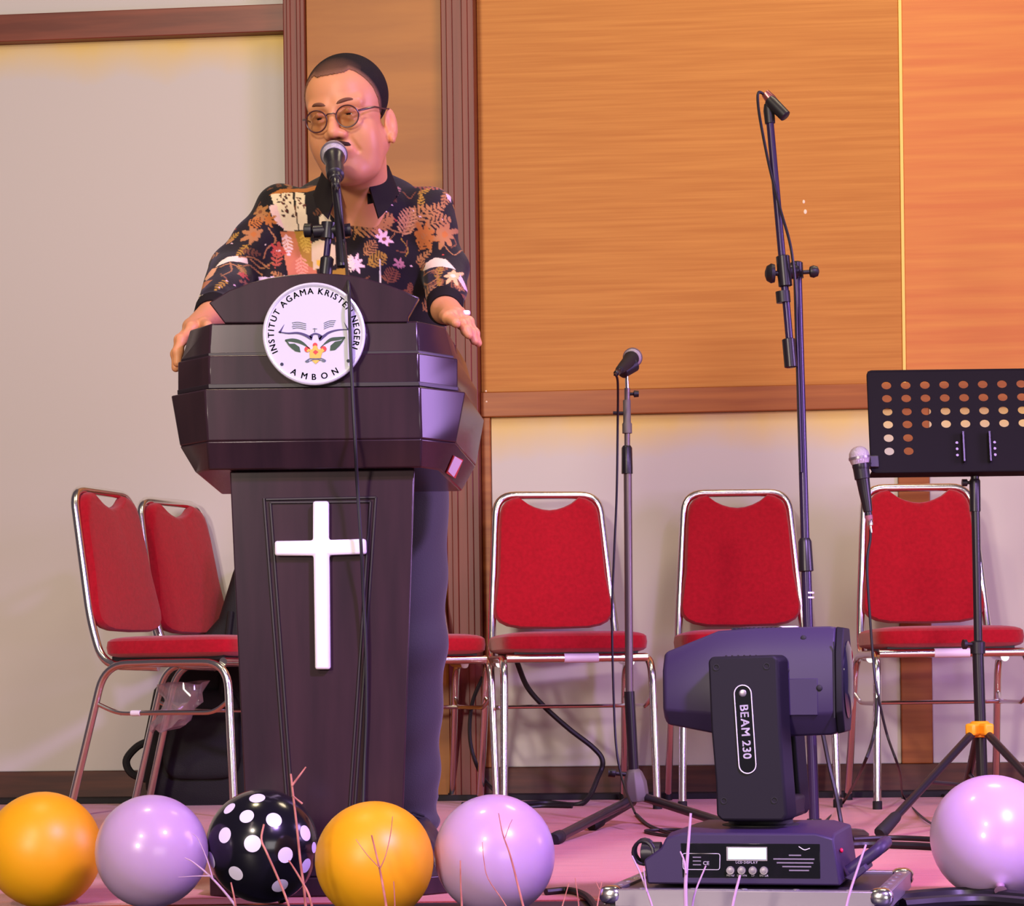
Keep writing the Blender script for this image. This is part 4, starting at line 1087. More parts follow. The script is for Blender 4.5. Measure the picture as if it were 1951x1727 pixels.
for a_, dx in ((aL, 0.02), (aR, -0.03)):
    SHF = Field((a_.x - 0.14, 4.50, -0.006), (a_.x + 0.14, 5.06, 0.16), 0.004)
    heel = Vector((a_.x, a_.y + 0.045, 0.045)); toe = Vector((a_.x + dx, a_.y - 0.175, 0.034))
    SHF.cone(heel, heel * 0.4 + toe * 0.6, 0.042, 0.044, 0.02); SHF.cone(heel * 0.4 + toe * 0.6, toe, 0.044, 0.034, 0.02)
    SHF.cone(heel + Vector((0, -0.01, 0.01)), heel + Vector((0, -0.012, 0.065)), 0.042, 0.042, 0.02)
    SHF.cone(heel + Vector((0, -0.04, 0.03)), heel + Vector((dx * 0.5, -0.12, 0.012)), 0.038, 0.036, 0.02)
    SHF.half((0, 0, 0.001), (0, 0, -1))
    V, Fq = SHF.surface(); so = field_object('shoe', V, Fq, M['shoe'], person, PO, smooth_iter=2)
    for k in range(4):
        p = heel + Vector((dx * 0.3 * k / 3, -0.070 - 0.022 * k, 0.070 - 0.006 * k))
        MB().tube([p + Vector((-0.022, 0.006, -0.006)), p + Vector((0, 0, 0.002)), p + Vector((0.022, 0.006, -0.006))], 0.0022, 6).build('lace', M['rubber'], so, PO)
# ================================================================== low microphone stand with tripod base
lY = 6.0
lf = on_floor(1211, 1574); lf = at(1211, 1574, lY); lf.z = 0
ms = thing('microphone_stand', lf, 'low straight microphone stand on a grey cast tripod base, right of the lectern', 'mic stand')
hub_b, hub_t = at(1213, 1528, lY), at(1207, 1466, lY)
MB().lathe([(0, 0.030), (0.02, 0.033), (0.05, 0.031), (0.075, 0.022), (0.084, 0.014)], hub_b, hub_t - hub_b, 8).build('hub', M['grey_metal'], ms, lf, bevel=0.002)
MB().lathe([(0, 0.006), (0.03, 0.006), (0.032, 0.011), (0.05, 0.011)], at(1196, 1476, lY), (-1, 0, 0.1), 12).build('knob', M['black_plastic'], ms, lf)
for (a, b, mid) in (((1198, 1527), on_floor(1056, 1600, 0.012), None), ((1205, 1528), on_floor(1127, 1574, 0.012), None), ((1228, 1520), on_floor(1428, 1584, 0.012), None)):
    A = at(a[0], a[1], lY)
    l = MB().tube([A, b], 0.0120, 10).build('leg', M['black_metal'], ms, lf)
    MB().lathe([(0, 0.0125), (0.004, 0.0155), (0.05, 0.0155), (0.055, 0.012)], b - (b - A).normalized() * 0.052, b - A, 12).build('rubber_foot', M['rubber'], l, lf)
def pole(t, o, name, pts, r, mat, n=14):
    return MB().tube(pts, r, n).build(name, mat, t, o)
pole(ms, lf, 'lower_pole', [hub_t, at(1199, 1318, lY)], 0.0135, M['black_metal'])
pole(ms, lf, 'middle_pole', [at(1199, 1318, lY), at(1196, 895, lY)], 0.0105, M['worn_steel'])
MB().lathe([(0, 0.011), (0.0, 0.0145), (0.066, 0.0135), (0.072, 0.010)], at(1195, 903, lY), (0, 0, 1), 16).build('sleeve', M['black_metal'], ms, lf)
pole(ms, lf, 'upper_pole', [at(1195, 850, lY), at(1195, 740, lY)], 0.0075, M['worn_steel'])
MB().lathe([(0, 0.0125), (0.024, 0.0125), (0.028, 0.010), (0.085, 0.010)], at(1195, 826, lY), (0, 0, 1), 14).build('collar', M['grey_metal'], ms, lf)
MB().tube([at(1195, 788, lY), at(1168, 787, lY)], 0.0045, 8).build('cable_hook', M['black_plastic'], ms, lf)
MB().lathe([(0, 0.004), (0.01, 0.004), (0.012, 0.009), (0.024, 0.008)], at(1199, 751, lY), (1, 0, 0), 12).build('knob', M['black_plastic'], ms, lf)
pole(ms, lf, 'tip', [at(1195, 740, lY), at(1194, 712, lY)], 0.005, M['chrome'])
MB().lathe([(-0.026, 0.0165), (-0.024, 0.0195), (0.02, 0.0185), (0.024, 0.014)], at(1195, 702, lY - 0.01), Vector((-0.75, -0.55, -0.5)), 16).build('clip', M['black_plastic'], ms, lf)
h_ = at(1206, 681, lY + 0.03); t_ = at(1178, 708, lY - 0.12)
lc = [at(1177, 730, lY - 0.12), at(1177, 800, lY - 0.05), at(1175, 940, lY - 0.03), at(1170, 1060, lY - 0.03), at(1166, 1180, lY - 0.03), at(1170, 1350, lY - 0.03), at(1176, 1440, lY - 0.05), at(1190, 1500, lY - 0.10), at(1210, 1550, lY - 0.25)]
microphone('microphone', h_, t_, 'silver-headed microphone tilted up and away on the low stand right of the lectern', cable=lc, body_mat=M['rubber'])
# ================================================================== tall boom stand
bY = 5.42
bf = at(1552, 1606, bY); bf.z = 0
bs = thing('microphone_stand', bf, 'tall black boom microphone stand without a microphone, rising behind the stage lamp', 'mic stand')
MB().lathe([(0, 0.125), (0.010, 0.125), (0.018, 0.115), (0.026, 0.03), (0.045, 0.016)], bf, (0, 0, 1), 36).build('base', M['black_metal'], bs, bf)
pole(bs, bf, 'lower_pole', [bf + Vector((0, 0, 0.04)), at(1536, 1085, bY)], 0.0120, M['purple_metal'])
MB().lathe([(0, 0.0125), (0.002, 0.0175), (0.070, 0.0155), (0.078, 0.0118)], at(1536, 1090, bY), at(1533, 1020, bY) - at(1536, 1090, bY), 16).build('sleeve', M['black_metal'], bs, bf)
pole(bs, bf, 'upper_pole', [at(1534, 1030, bY), at(1519, 508, bY)], 0.0102, M['purple_metal'])
for y in (1130, 1139):
    MB().lathe([(-0.002, 0.0123), (0.002, 0.0123)], at(1541 + (y - 1130) * 0.02, y, bY), (0.02, 0, 1), 14).build('tape_band', M['white_paint'], bs, bf, label='thin white tape band')
fY = bY - 0.03
boom_t, boom_b = at(1467, 232, fY), at(1508, 690, fY)
pole(bs, bf, 'boom', [boom_t, boom_b], 0.0088, M['purple_metal'])
bx = (boom_b - boom_t).normalized()
MB().lathe([(0, 0.010), (0.002, 0.0150), (0.066, 0.0150), (0.068, 0.009)], at(1502, 645, fY), bx, 16).build('counterweight', M['black_metal'], bs, bf)
MB().lathe([(-0.013, 0.0165), (0.013, 0.0165)], at(1492, 566, fY), bx, 12).build('boom_collar', M['black_plastic'], bs, bf)
MB().lathe([(-0.036, 0.013), (-0.034, 0.016), (0.034, 0.016), (0.036, 0.012)], at(1494, 517, fY), bx, 16).build('boom_clutch', M['black_metal'], bs, bf)
MB().lathe([(-0.04, 0.010), (-0.038, 0.017), (0.004, 0.017), (0.01, 0.012)], at(1514, 518, bY - 0.01), (1, 0, 0), 16).build('clutch', M['black_metal'], bs, bf)
MB().lathe([(0, 0.016), (0.035, 0.0145), (0.038, 0.011)], at(1518, 530, bY), (0, 0, 1), 16).build('pole_cap', M['black_metal'], bs, bf)
MB().lathe([(0, 0.006), (0.008, 0.006), (0.010, 0.021), (0.018, 0.023), (0.028, 0.017), (0.032, 0.006)], at(1484, 521, fY), (-1, 0, 0), 18).build('knob', M['black_plastic'], bs, bf)
MB().lathe([(0, 0.005), (0.014, 0.005), (0.016, 0.012), (0.024, 0.0145), (0.034, 0.011), (0.037, 0.004)], at(1530, 519, fY), (1, 0, 0.05), 18).build('knob', M['black_plastic'], bs, bf)
MB().lathe([(0, 0.012), (0.03, 0.013), (0.045, 0.010)], boom_t + bx * 0.004, -bx, 14).build('boom_tip', M['black_plastic'], bs, bf)
cl0, cl1 = at(1472, 197, fY - 0.01), at(1508, 233, fY - 0.03)
MB().lathe([(-0.012, 0.0125), (0, 0.0145), (0.045, 0.0135), (0.047, 0.010)], cl0, cl1 - cl0, 16).build('clip', M['black_plastic'], bs, bf)
MB().lathe([(-0.008, 0.010), (0.012, 0.013), (0.026, 0.012)], at(1462, 182, fY), at(1474, 196, fY) - at(1462, 182, fY), 14).build('adapter', material('copper_adapter', (176, 110, 106), 0.3, 0.8), bs, bf)
MB().tube(smooth_path([at(1462, 184, fY), at(1446, 176, fY - 0.01), at(1444, 195, fY - 0.012), at(1450, 238, fY - 0.012), at(1466, 318, fY - 0.012), at(1487, 400, fY - 0.014), at(1503, 455, fY - 0.02), at(1511, 500, fY - 0.02), at(1516, 560, fY - 0.01), at(1518, 640, fY + 0.01), at(1522, 760, bY - 0.016), at(1526, 900, bY - 0.016)], 8), 0.0036, 6).build('cable', M['cable'], bs, bf)
MB().tube(smooth_path([at(1568, 1400, bY - 0.05), at(1580, 1460, bY - 0.06), at(1592, 1510, bY - 0.08), at(1604, 1575, bY - 0.10), on_floor(1612, 1604, 0.004)], 6), 0.005, 6).build('cable', M['cable'], bs, bf)
# ================================================================== music stand
uY = 5.75
uf = at(1873, 1578, uY); uf.z = 0
mu = thing('music_stand', uf, 'black perforated music stand with a yellow tripod collar at the right edge', 'music stand')
pc = at(1853, 800, uY - 0.03)
tl = R_(-11); ex = Vector((1, 0, 0.0)); ey = Vector((0, -math.sin(tl), math.cos(tl))); en = ex.cross(ey)
PW, PH = 0.262, 0.147                      # half width, half height along the slope
p_l = at(1658, 800, uY - 0.03)
mb = MB()
sx_ = 37.0 / 776; sy_ = 26.6 / 776 / math.cos(tl)
def pp(a, b, d=0.0): return pc + ex * a + ey * b + en * d
def xa(px): return (px - 1853) / 776.0
def ya(py): return (800 - py) / 776.0 / math.cos(tl)
cols = [1692.5 + 36.6 * k for k in range(10)]
rows = [732, 757.5, 783, 808, 834, 859.5]
xe = [xa(1658)] + [xa(c + 18.3) for c in cols]
xe[-1] = xa(2048)
ye = [ya(704)] + [ya(r + 12.7) for r in rows] + [ya(899)]
def cell(a0, a1, b0, b1, hole):
    out = [(a0, b0), ((a0 + a1) / 2, b0), (a1, b0), (a1, (b0 + b1) / 2), (a1, b1), ((a0 + a1) / 2, b1), (a0, b1), (a0, (b0 + b1) / 2)]
    if not hole:
        for d in (0.0, 0.0022): mb.add([pp(a0, b0, d), pp(a1, b0, d), pp(a1, b1, d), pp(a0, b1, d)], [(0, 1, 2, 3)], False)
        return
    cx, cy, rx, ry = hole
    n = 24; inner = []; outer = []
    for k in range(n):
        a = -3 * PI / 4 + 2 * PI * k / n
        inner.append((cx + rx * math.cos(a), cy + ry * math.sin(a)))
        s = (k / n) * 4; e = int(s); f = s - e
        cs = [(a0, b0), (a1, b0), (a1, b1), (a0, b1)]
        p, q2 = cs[e % 4], cs[(e + 1) % 4]; outer.append((p[0] + (q2[0] - p[0]) * f, p[1] + (q2[1] - p[1]) * f))
    V = [pp(x, y, 0) for x, y in outer] + [pp(x, y, 0) for x, y in inner] + [pp(x, y, 0.0022) for x, y in inner] + [pp(x, y, 0.0022) for x, y in outer]
    F = []
    for k in range(n):
        j = (k + 1) % n
        F += [(k, j, n + j, n + k), (n + k, n + j, 2 * n + j, 2 * n + k), (2 * n + k, 2 * n + j, 3 * n + j, 3 * n + k)]
    mb.add(V, F, False)
for i in range(len(xe) - 1):
    for j in range(len(ye) - 1):
        hole = None
        if j < 6 and (j < 4 or i < 2 or i > 7):
            hole = (xa(cols[i]), ya(rows[j]), 9.3 / 776, 7.4 / 776 / math.cos(tl))
        cell(xe[i], xe[i + 1], ye[j + 1], ye[j], hole)
mb.build('desk_plate', M['stand_plate'], mu, uf)
rimp = [pp(xe[0], ye[-1]), pp(xe[-1], ye[-1]), pp(xe[-1], ye[0]), pp(xe[0], ye[0])]
MB().tube(fillet([rimp[0] * 0.5 + rimp[1] * 0.5] + rimp[1:] + [rimp[0], rimp[0] * 0.5 + rimp[1] * 0.5], 0.012, 5), 0.0032, 8).build('plate_rim', M['stand_plate'], mu, uf)
lip = MB().box((0, 0, 0), (xe[-1] - xe[0], 0.055, 0.003)); rot = Matrix((ex, -en, ey)).transposed()
lip = MB().box(pp((xe[0] + xe[-1]) / 2, ye[-1] + 0.002, -0.026 if en.y < 0 else 0.026), (xe[-1] - xe[0], 0.05, 0.003), rot).build('ledge', M['stand_plate'], mu, uf)
for dx in (-0.028, 0.036):
    MB().box(pp(dx, ya(855), -0.008 if en.y > 0 else 0.008), (0.004, 0.02, 0.075), rot).build('bracket', M['black_metal'], mu, uf)
    for k in range(3):
        MB().lathe([(0, 0.0035), (0.003, 0.0035)], pp(dx + (0.014 if dx > 0 else -0.014), ya(845 + 12 * k), -0.001 if en.y > 0 else 0.001), (0, -1, 0.3), 8).build('rivet', M['alu'], mu, uf)
MB().lathe([(-0.024, 0.017), (-0.022, 0.019), (0.022, 0.019), (0.024, 0.017)], at(1856, 884, uY - 0.03), (1, 0, 0), 16).build('tilt_joint', M['grey_metal'], mu, uf)
pole(mu, uf, 'upper_pole', [at(1857, 890, uY), at(1864, 1240, uY)], 0.0105, M['black_metal'])
MB().lathe([(0, 0.0135), (0.075, 0.0135), (0.08, 0.011)], at(1858, 975, uY), (0, 0, 1), 14).build('neck_sleeve', M['black_metal'], mu, uf)
MB().lathe([(0, 0.004), (0.008, 0.004), (0.01, 0.009), (0.022, 0.009)], at(1850, 920, uY), (-1, 0, 0), 12).build('knob', M['black_plastic'], mu, uf)
pole(mu, uf, 'lower_pole', [at(1863, 1238, uY), at(1872, 1500, uY), at(1873, 1530, uY)], 0.0140, M['black_metal'])
MB().lathe([(0, 0.015), (0.0, 0.0185), (0.028, 0.0185), (0.032, 0.0125)], at(1863, 1246, uY), (0, 0, 1), 16).build('height_clamp', M['black_plastic'], mu, uf)
MB().lathe([(0, 0.005), (0.02, 0.005), (0.022, 0.012), (0.03, 0.012)], at(1857, 1228, uY - 0.005), (-1, -0.2, 0), 12).build('knob', M['black_plastic'], mu, uf)
yc = at(1867, 1390, uY)
MB().lathe([(-0.02, 0.019), (-0.018, 0.023), (0.016, 0.024), (0.020, 0.019)], yc, (0, 0, 1), 18).build('collar', M['yellow_plastic'], mu, uf, label='bright yellow plastic collar')
feet = [on_floor(1678, 1588, 0.014), on_floor(2060, 1590, 0.014), Vector((uf.x + 0.02, uf.y + 0.38, 0.014))]
for ft in feet:
    d = Vector((ft.x - yc.x, ft.y - yc.y, 0)).normalized()
    k0 = yc + d * 0.042 + Vector((0, 0, -0.010))
    MB().box(yc + d * 0.034, (0.045, 0.026, 0.030), Matrix.Rotation(math.atan2(d.y, d.x), 3, 'Z')).build('leg_hinge', M['yellow_plastic'], mu, uf, bevel=0.006)
    l = MB().tube([k0, ft], 0.0100, 10).build('leg', M['black_metal'], mu, uf)
    MB().lathe([(0, 0.0115), (0.01, 0.014), (0.06, 0.0155), (0.085, 0.0165), (0.09, 0.012)], ft - (ft - k0).normalized() * 0.085, ft - k0, 12).build('rubber_foot', M['rubber'], l, uf)
    br = at(1872, 1500, uY); MB().tube([br, k0 * 0.5 + ft * 0.5], 0.005, 8).build('brace', M['black_metal'], mu, uf)
# microphone clipped to the music stand
qY = uY - 0.10
mcc = thing('microphone_clip', at(1664, 886, qY + 0.05), 'small black clamp at the left edge of the music stand gripping a microphone', 'clip')
co = at(1664, 886, qY + 0.05)
MB().tube([pp(xe[0] - 0.004, ya(880)), at(1652, 888, qY + 0.02)], 0.006, 8).build('arm', M['black_plastic'], mcc, co)
MB().lathe([(-0.02, 0.0175), (-0.018, 0.020), (0.02, 0.019), (0.022, 0.015)], at(1641, 897, qY), at(1656, 995, qY) - at(1637, 868, qY), 16).build('ring', M['black_plastic'], mcc, co)
MB().box(pp(xe[0] + 0.006, ya(880)), (0.022, 0.02, 0.03), rot).build('jaw', M['black_plastic'], mcc, co, bevel=0.002)
qc = [at(1658, 1030, qY), at(1652, 1070, qY), at(1655, 1140, qY), at(1664, 1260, qY), at(1672, 1320, qY - 0.02), at(1690, 1400, qY), at(1714, 1470, qY + 0.02), on_floor(1722, 1520, 0.006), on_floor(1760, 1560, 0.006), on_floor(1800, 1582, 0.006)]
microphone('microphone', at(1637, 870, qY), at(1655, 984, qY), 'microphone with a pale ball head clamped at the left edge of the music stand', cable=qc, red_ring=True, grille_r=0.0250)
# ================================================================== flight case lid and moving-head stage lamp
LR = -0.25
cz = 0.047
lamp_xy = at(1446, 1690, 3.78)
lo = Vector((lamp_xy.x, 3.78, cz))
Rz = Matrix.Rotation(LR, 3, 'Z')
case_o = Vector((lo.x + 0.005, lo.y + 0.0, 0))
fc = thing('flight_case', case_o, 'low black flight case with silver edges and ball corners under the stage lamp', 'case', LR)
CWD, CDP = 0.44, 0.40
MB().box((0, 0, cz / 2 - 0.002), (CWD - 0.02, CDP - 0.02, cz - 0.006)).build('panel', M['case_top'], fc)
for sy in (-1, 1):
    MB().box((0, sy * (CDP / 2 - 0.010), cz - 0.003), (CWD - 0.04, 0.022, 0.005)).build('edge_profile', M['alu'], fc, bevel=0.001)
    MB().box((0, sy * (CDP / 2 + 0.001), cz - 0.014), (CWD - 0.04, 0.004, 0.026)).build('edge_profile', M['alu'], fc, bevel=0.001)
    MB().box((sy * (CWD / 2 - 0.010), 0, cz - 0.003), (0.022, CDP - 0.04, 0.005)).build('edge_profile', M['alu'], fc, bevel=0.001)
    MB().box((sy * (CWD / 2 + 0.001), 0, cz - 0.014), (0.004, CDP - 0.04, 0.026)).build('edge_profile', M['alu'], fc, bevel=0.001)
    for sx in (-1, 1):
        MB().super((sx * (CWD / 2 - 0.012), sy * (CDP / 2 - 0.012), cz - 0.010), (0.019, 0.019, 0.015), 0.8, 0.7, 20, 12).build('ball_corner', M['chrome'], fc)
    for k in range(5):
        MB().super((-0.16 + 0.08 * k, sy * (CDP / 2 - 0.012), cz - 0.0005), (0.006, 0.006, 0.002), 1, 1, 12, 6).build('rivet', M['alu'], fc)
        MB().super((sy * (CWD / 2 - 0.012), -0.12 + 0.06 * k, cz - 0.0005), (0.006, 0.006, 0.002), 1, 1, 12, 6).build('rivet', M['alu'], fc)
sl_ = thing('stage_lamp', lo, 'black moving-head stage lamp with a lit display on its base', 'stage light', LR)
S_ = 1.0 / 1190.0
def L(px, py, y=0.0):            # measured on the lamp's own front plane; y: depth behind it
    return Vector(((px - 1437) * S_ * 1.03, y, (1691 - py) * S_))
YB = -0.118                      # front of the base
base_poly = [(1318, 1594), (1560, 1594), (1592, 1603), (1604, 1690), (1252, 1690), (1246, 1645), (1278, 1622), (1288, 1603)]
fr_ = [L(x, y, YB) for x, y in base_poly]
bk_ = [Vector((p.x * 0.98, 0.165, p.z)) for p in fr_]
md_ = [Vector((p.x, p.y + 0.03, p.z + (0.006 if p.z > 0.06 else 0))) for p in fr_]
md2 = [Vector((p.x, 0.135, p.z + (0.006 if p.z > 0.06 else 0))) for p in fr_]
MB().loft([fr_, md_, md2, bk_]).build('base', M['lamp_shell'], sl_, bevel=0.003)
MB().box((0, 0, 0.006), (0.27, 0.20, 0.014)).build('base_foot', M['rubber'], sl_, bevel=0.002)
pan = MB().prism([L(x, y, YB - 0.0008) for x, y in ((1315, 1613), (1568, 1613), (1568, 1677), (1318, 1677))], (0, 0.002, 0)).build('control_panel', M['panel_gloss'], sl_, bevel=0.0006)
MB().prism([L(x, y, YB - 0.0016) for x, y in ((1399, 1619), (1473, 1619), (1473, 1645), (1399, 1645))], (0, 0.001, 0)).build('display_bezel', M['alu'], pan)
MB().prism([L(x, y, YB - 0.0022) for x, y in ((1402, 1621), (1471, 1621), (1471, 1642), (1402, 1642))], (0, 0.001, 0)).build('display', M['lcd'], pan)
for k in range(4):
    c = L(1406 + 20.3 * k, 1663, YB - 0.002)
    MB().lathe([(0, 0.0068), (0.003, 0.0062), (0.003, 0.004), (0.004, 0.0038), (0.0042, 0.001)], c, (0, -1, 0), 18).build('button', M['alu'], pan)
t = MB()
for s, x, y in (('LCD DISPLAY', 1436, 1650), ('MENU', 1406, 1674), ('DOWN', 1427, 1674), ('UP', 1447, 1674), ('ENTER', 1467, 1674)):
    mb = MB(); text_line(mb, s, L(x, y, YB - 0.0014), (1, 0, 0), (0, 0, 1), 0.0052 if len(s) > 5 else 0.0042, 0.12)
    mb.build('small_print', M['white_print'], pan)
MB().tube(fillet([L(1352, 1632, YB - 0.001), L(1387, 1632, YB - 0.001), L(1386, 1662, YB - 0.001), L(1319, 1662, YB - 0.001), L(1318, 1632, YB - 0.001), L(1352, 1632, YB - 0.001)], 0.004, 4), 0.0005, 5).build('label_outline', M['white_print'], pan)
mb = MB(); text_line(mb, 'CE', L(1362, 1653, YB - 0.0014), (1, 0, 0), (0, 0, 1), 0.008, 0.1); mb.build('small_print', M['white_print'], pan)
for k in range(3):
    MB().prism([L(x, y, YB - 0.0014) for x, y in ((1337, 1638 + 7 * k), (1352, 1638 + 7 * k), (1352, 1640 + 7 * k), (1337, 1640 + 7 * k))], (0, 0.0004, 0)).build('print_line', M['dim_print'], pan)
for k, (a, b) in enumerate(((1512, 1534), (1484, 1558), (1490, 1556), (1500, 1552), (1512, 1548))):
    MB().prism([L(x, y, YB - 0.0014) for x, y in ((a, 1633 + 7 * k), (b, 1633 + 7 * k), (b, 1635.4 + 7 * k), (a, 1635.4 + 7 * k))], (0, 0.0004, 0)).build('print_line', M['dim_print'], pan)
MB().tube(smooth_path([L(1530, 1618, YB - 0.001), L(1540, 1624, YB - 0.001), L(1550, 1621, YB - 0.001)], 4), 0.0007, 5).build('arrow_print', M['white_print'], pan)
# carrying handles and plugs at the two ends
hd = [(0.150, -0.05, 0.018), (0.196, -0.05, 0.052), (0.200, -0.03, 0.058), (0.200, 0.05, 0.058), (0.196, 0.07, 0.052), (0.150, 0.07, 0.018)]
MB().tube(fillet(hd, 0.012, 4), 0.010, 10).build('handle', M['lamp_shell'], sl_)
MB().prism([Vector((0.146, -0.085, 0.010)), Vector((0.178, -0.085, 0.032)), Vector((0.182, -0.085, 0.022)), Vector((0.160, -0.085, 0.004))], (0, 0.10, 0)).build('side_flap', M['lamp_shell'], sl_, bevel=0.002)
MB().super((0.141, -0.07, 0.052), (0.003, 0.005, 0.004), 1, 1, 10, 6).build('indicator', M['red_led'], sl_)
coil = [Vector((-0.172 + 0.017 * math.cos(a) - 0.003 * a / 6, -0.09 + 0.004 * a, 0.047 + 0.019 * math.sin(a))) for a in [k * PI / 8 for k in range(0, 50)]]
MB().tube(coil, 0.0028, 6).build('cable_coil', M['cable'], sl_)
MB().lathe([(0, 0.018), (0.03, 0.018), (0.032, 0.012)], (-0.150, -0.05, 0.045), (-1, 0, 0), 16).build('plug', M['black_plastic'], sl_)
# pan bearing, yoke
MB().lathe([(0, 0.062), (0.006, 0.062), (0.008, 0.052), (0.028, 0.050)], L(1442, 1592, 0.0), (0, 0, 1), 32).build('pan_bearing', M['rubber'], sl_)
for k in range(6): MB().super(L(1395 + 17 * k, 1591, -0.07), (0.005, 0.005, 0.003), 1, 1, 10, 6).build('rivet', M['alu'], sl_)
YA0, YA1 = -0.105, -0.066
arm = [(1366, 1272), (1372, 1264), (1486, 1262), (1494, 1270), (1497, 1400), (1503, 1500), (1507, 1560), (1500, 1572), (1388, 1572), (1378, 1562), (1377, 1500), (1370, 1400)]
def yoke_arm(y0, y1, name):
    f = [L(x, y, y0) for x, y in arm]
    b = [Vector((p.x + 0.010 * min(1, max(0, (0.30 - p.z) * 8)) * 0 + 0.012, y1, p.z)) for p in f]
    return MB().loft([f, b]).build(name, M['lamp_dark'], sl_, bevel=0.005, bseg=3)
ya_ = yoke_arm(YA0, YA1, 'yoke_arm'); yoke_arm(0.066, 0.104, 'yoke_arm')
MB().loft([[L(1384, 1574, -0.10), L(1504, 1574, -0.10), L(1512, 1574, 0.10), L(1394, 1574, 0.10)], [L(1382, 1530, -0.10), L(1504, 1530, -0.10), L(1514, 1530, 0.10), L(1394, 1530, 0.10)]]).build('yoke_bridge', M['lamp_dark'], sl_, bevel=0.008, bseg=3)
for x, y in ((1382, 1284), (1474, 1283), (1393, 1534), (1485, 1533)):
    MB().lathe([(-0.001, 0.0052), (0.0006, 0.0052), (0.0006, 0.0040), (-0.001, 0.0030)], L(x, y, YA0 - 0.0006), (0, -1, 0), 14).build('screw', M['rubber'], ya_)
for k in range(6):
    MB().tube([L(1402 + 11 * k, 1268, YA0 + 0.002), L(1398 + 11 * k, 1263, YA0 + 0.012)], 0.0018, 6).build('vent_slot', M['rubber'], ya_)
# pill-shaped name plate, leaning a little
pa, pb = L(1430, 1334, YA0 - 0.0015), L(1437, 1467, YA0 - 0.0015)
dn = (pb - pa).normalized(); sd = Vector((dn.z, 0, -dn.x)); sd = -sd if sd.x < 0 else sd
def pill(r):  # noqa
    P = []
    for k in range(13): a = PI * k / 12; P.append(pa + (-sd * math.cos(a)) * r - dn * math.sin(a) * r)
    for k in range(13): a = PI * k / 12; P.append(pb + (sd * math.cos(a)) * r + dn * math.sin(a) * r)
    return P
npl = MB().prism(pill(0.0138), (0, 0.001, 0)).build('name_plate', M['panel_gloss'], ya_)
P = pill(0.0134)
MB().tube([p + Vector((0, -0.0006, 0)) for p in P], 0.0009, 6, closed=True).build('name_plate_border', M['white_print'], ya_)
mb = MB(); text_line(mb, 'BEAM 230', (pa + pb) / 2 + dn * 0.005 + Vector((0, -0.0008, 0)) - sd * 0.0055, dn, sd, 0.0185, 0.10)
mb.build('lettering', M['white_print'], ya_)
MB().super(pa - dn * 0.001 + Vector((0, -0.0006, 0)), (0.006, 0.001, 0.006), 1, 1, 14, 6).build('plate_mark', M['alu'], ya_)
# head: octagonal barrel lying between the arms, lens to the right
def hring(px, yt, yb, dy, ch):
    zt, zb = L(0, yt).z, L(0, yb).z; x = L(px, 0).x; c = ch
    return [Vector((x, -dy * c, zt)), Vector((x, dy * c, zt)), Vector((x, dy, zt - (zt - zb) * 0.24)), Vector((x, dy, zb + (zt - zb) * 0.2)), Vector((x, dy * c, zb)), Vector((x, -dy * c, zb)), Vector((x, -dy, zb + (zt - zb) * 0.2)), Vector((x, -dy, zt - (zt - zb) * 0.24))]
hd = MB().loft([hring(1270, 1262, 1378, 0.050, 0.7), hring(1276, 1252, 1392, 0.056, 0.65), hring(1374, 1214, 1412, 0.064, 0.62), hring(1440, 1210, 1418, 0.064, 0.62), hring(1580, 1209, 1414, 0.064, 0.62), hring(1592, 1211, 1410, 0.064, 0.62)]).build('head', M['lamp_shell'], sl_, bevel=0.004)
MB().loft([hring(1592, 1210, 1412, 0.066, 0.62), hring(1606, 1212, 1408, 0.066, 0.62)]).build('front_bezel', M['lamp_dark'], sl_, bevel=0.002)
MB().lathe([(0, 0.062), (0.002, 0.062), (0.006, 0.05), (0.009, 0.0)], Vector((L(1606, 0).x, 0, L(0, 1310).z)), (1, 0, 0), 32).build('lens', M['lens'], sl_)
MB().box((L(1590, 0).x, -0.0645, L(0, 1310).z), (0.002, 0.002, 0.12)).build('seam', M['rubber'], hd)
MB().prism([Vector((L(x, 0).x, -0.0650, L(0, y).z)) for x, y in ((1505, 1307), (1560, 1307), (1560, 1376), (1505, 1376))], (0, 0.002, 0)).build('side_cover', M['lamp_shell'], hd, bevel=0.001)
for x, y in ((1503, 1291), (1563, 1325), (1533, 1231)):
    MB().super(Vector((L(x, 0).x, -0.065 if y > 1250 else -0.050, L(0, y).z)), (0.005, 0.002, 0.005), 1, 1, 10, 6).build('screw', M['rubber'], hd)
for k in range(12):
    MB().box(Vector((L(1400 + 8 * k, 0).x, -0.012, L(0, 1211).z)), (0.003, 0.05, 0.004)).build('cooling_slot', M['rubber'], hd)
MB().lathe([(0, 0.016), (0.002, 0.016), (0.003, 0.012)], Vector((L(1500, 0).x, -0.01, L(0, 1210).z)), (0, 0, 1), 20).build('badge', M['white_print'], hd)
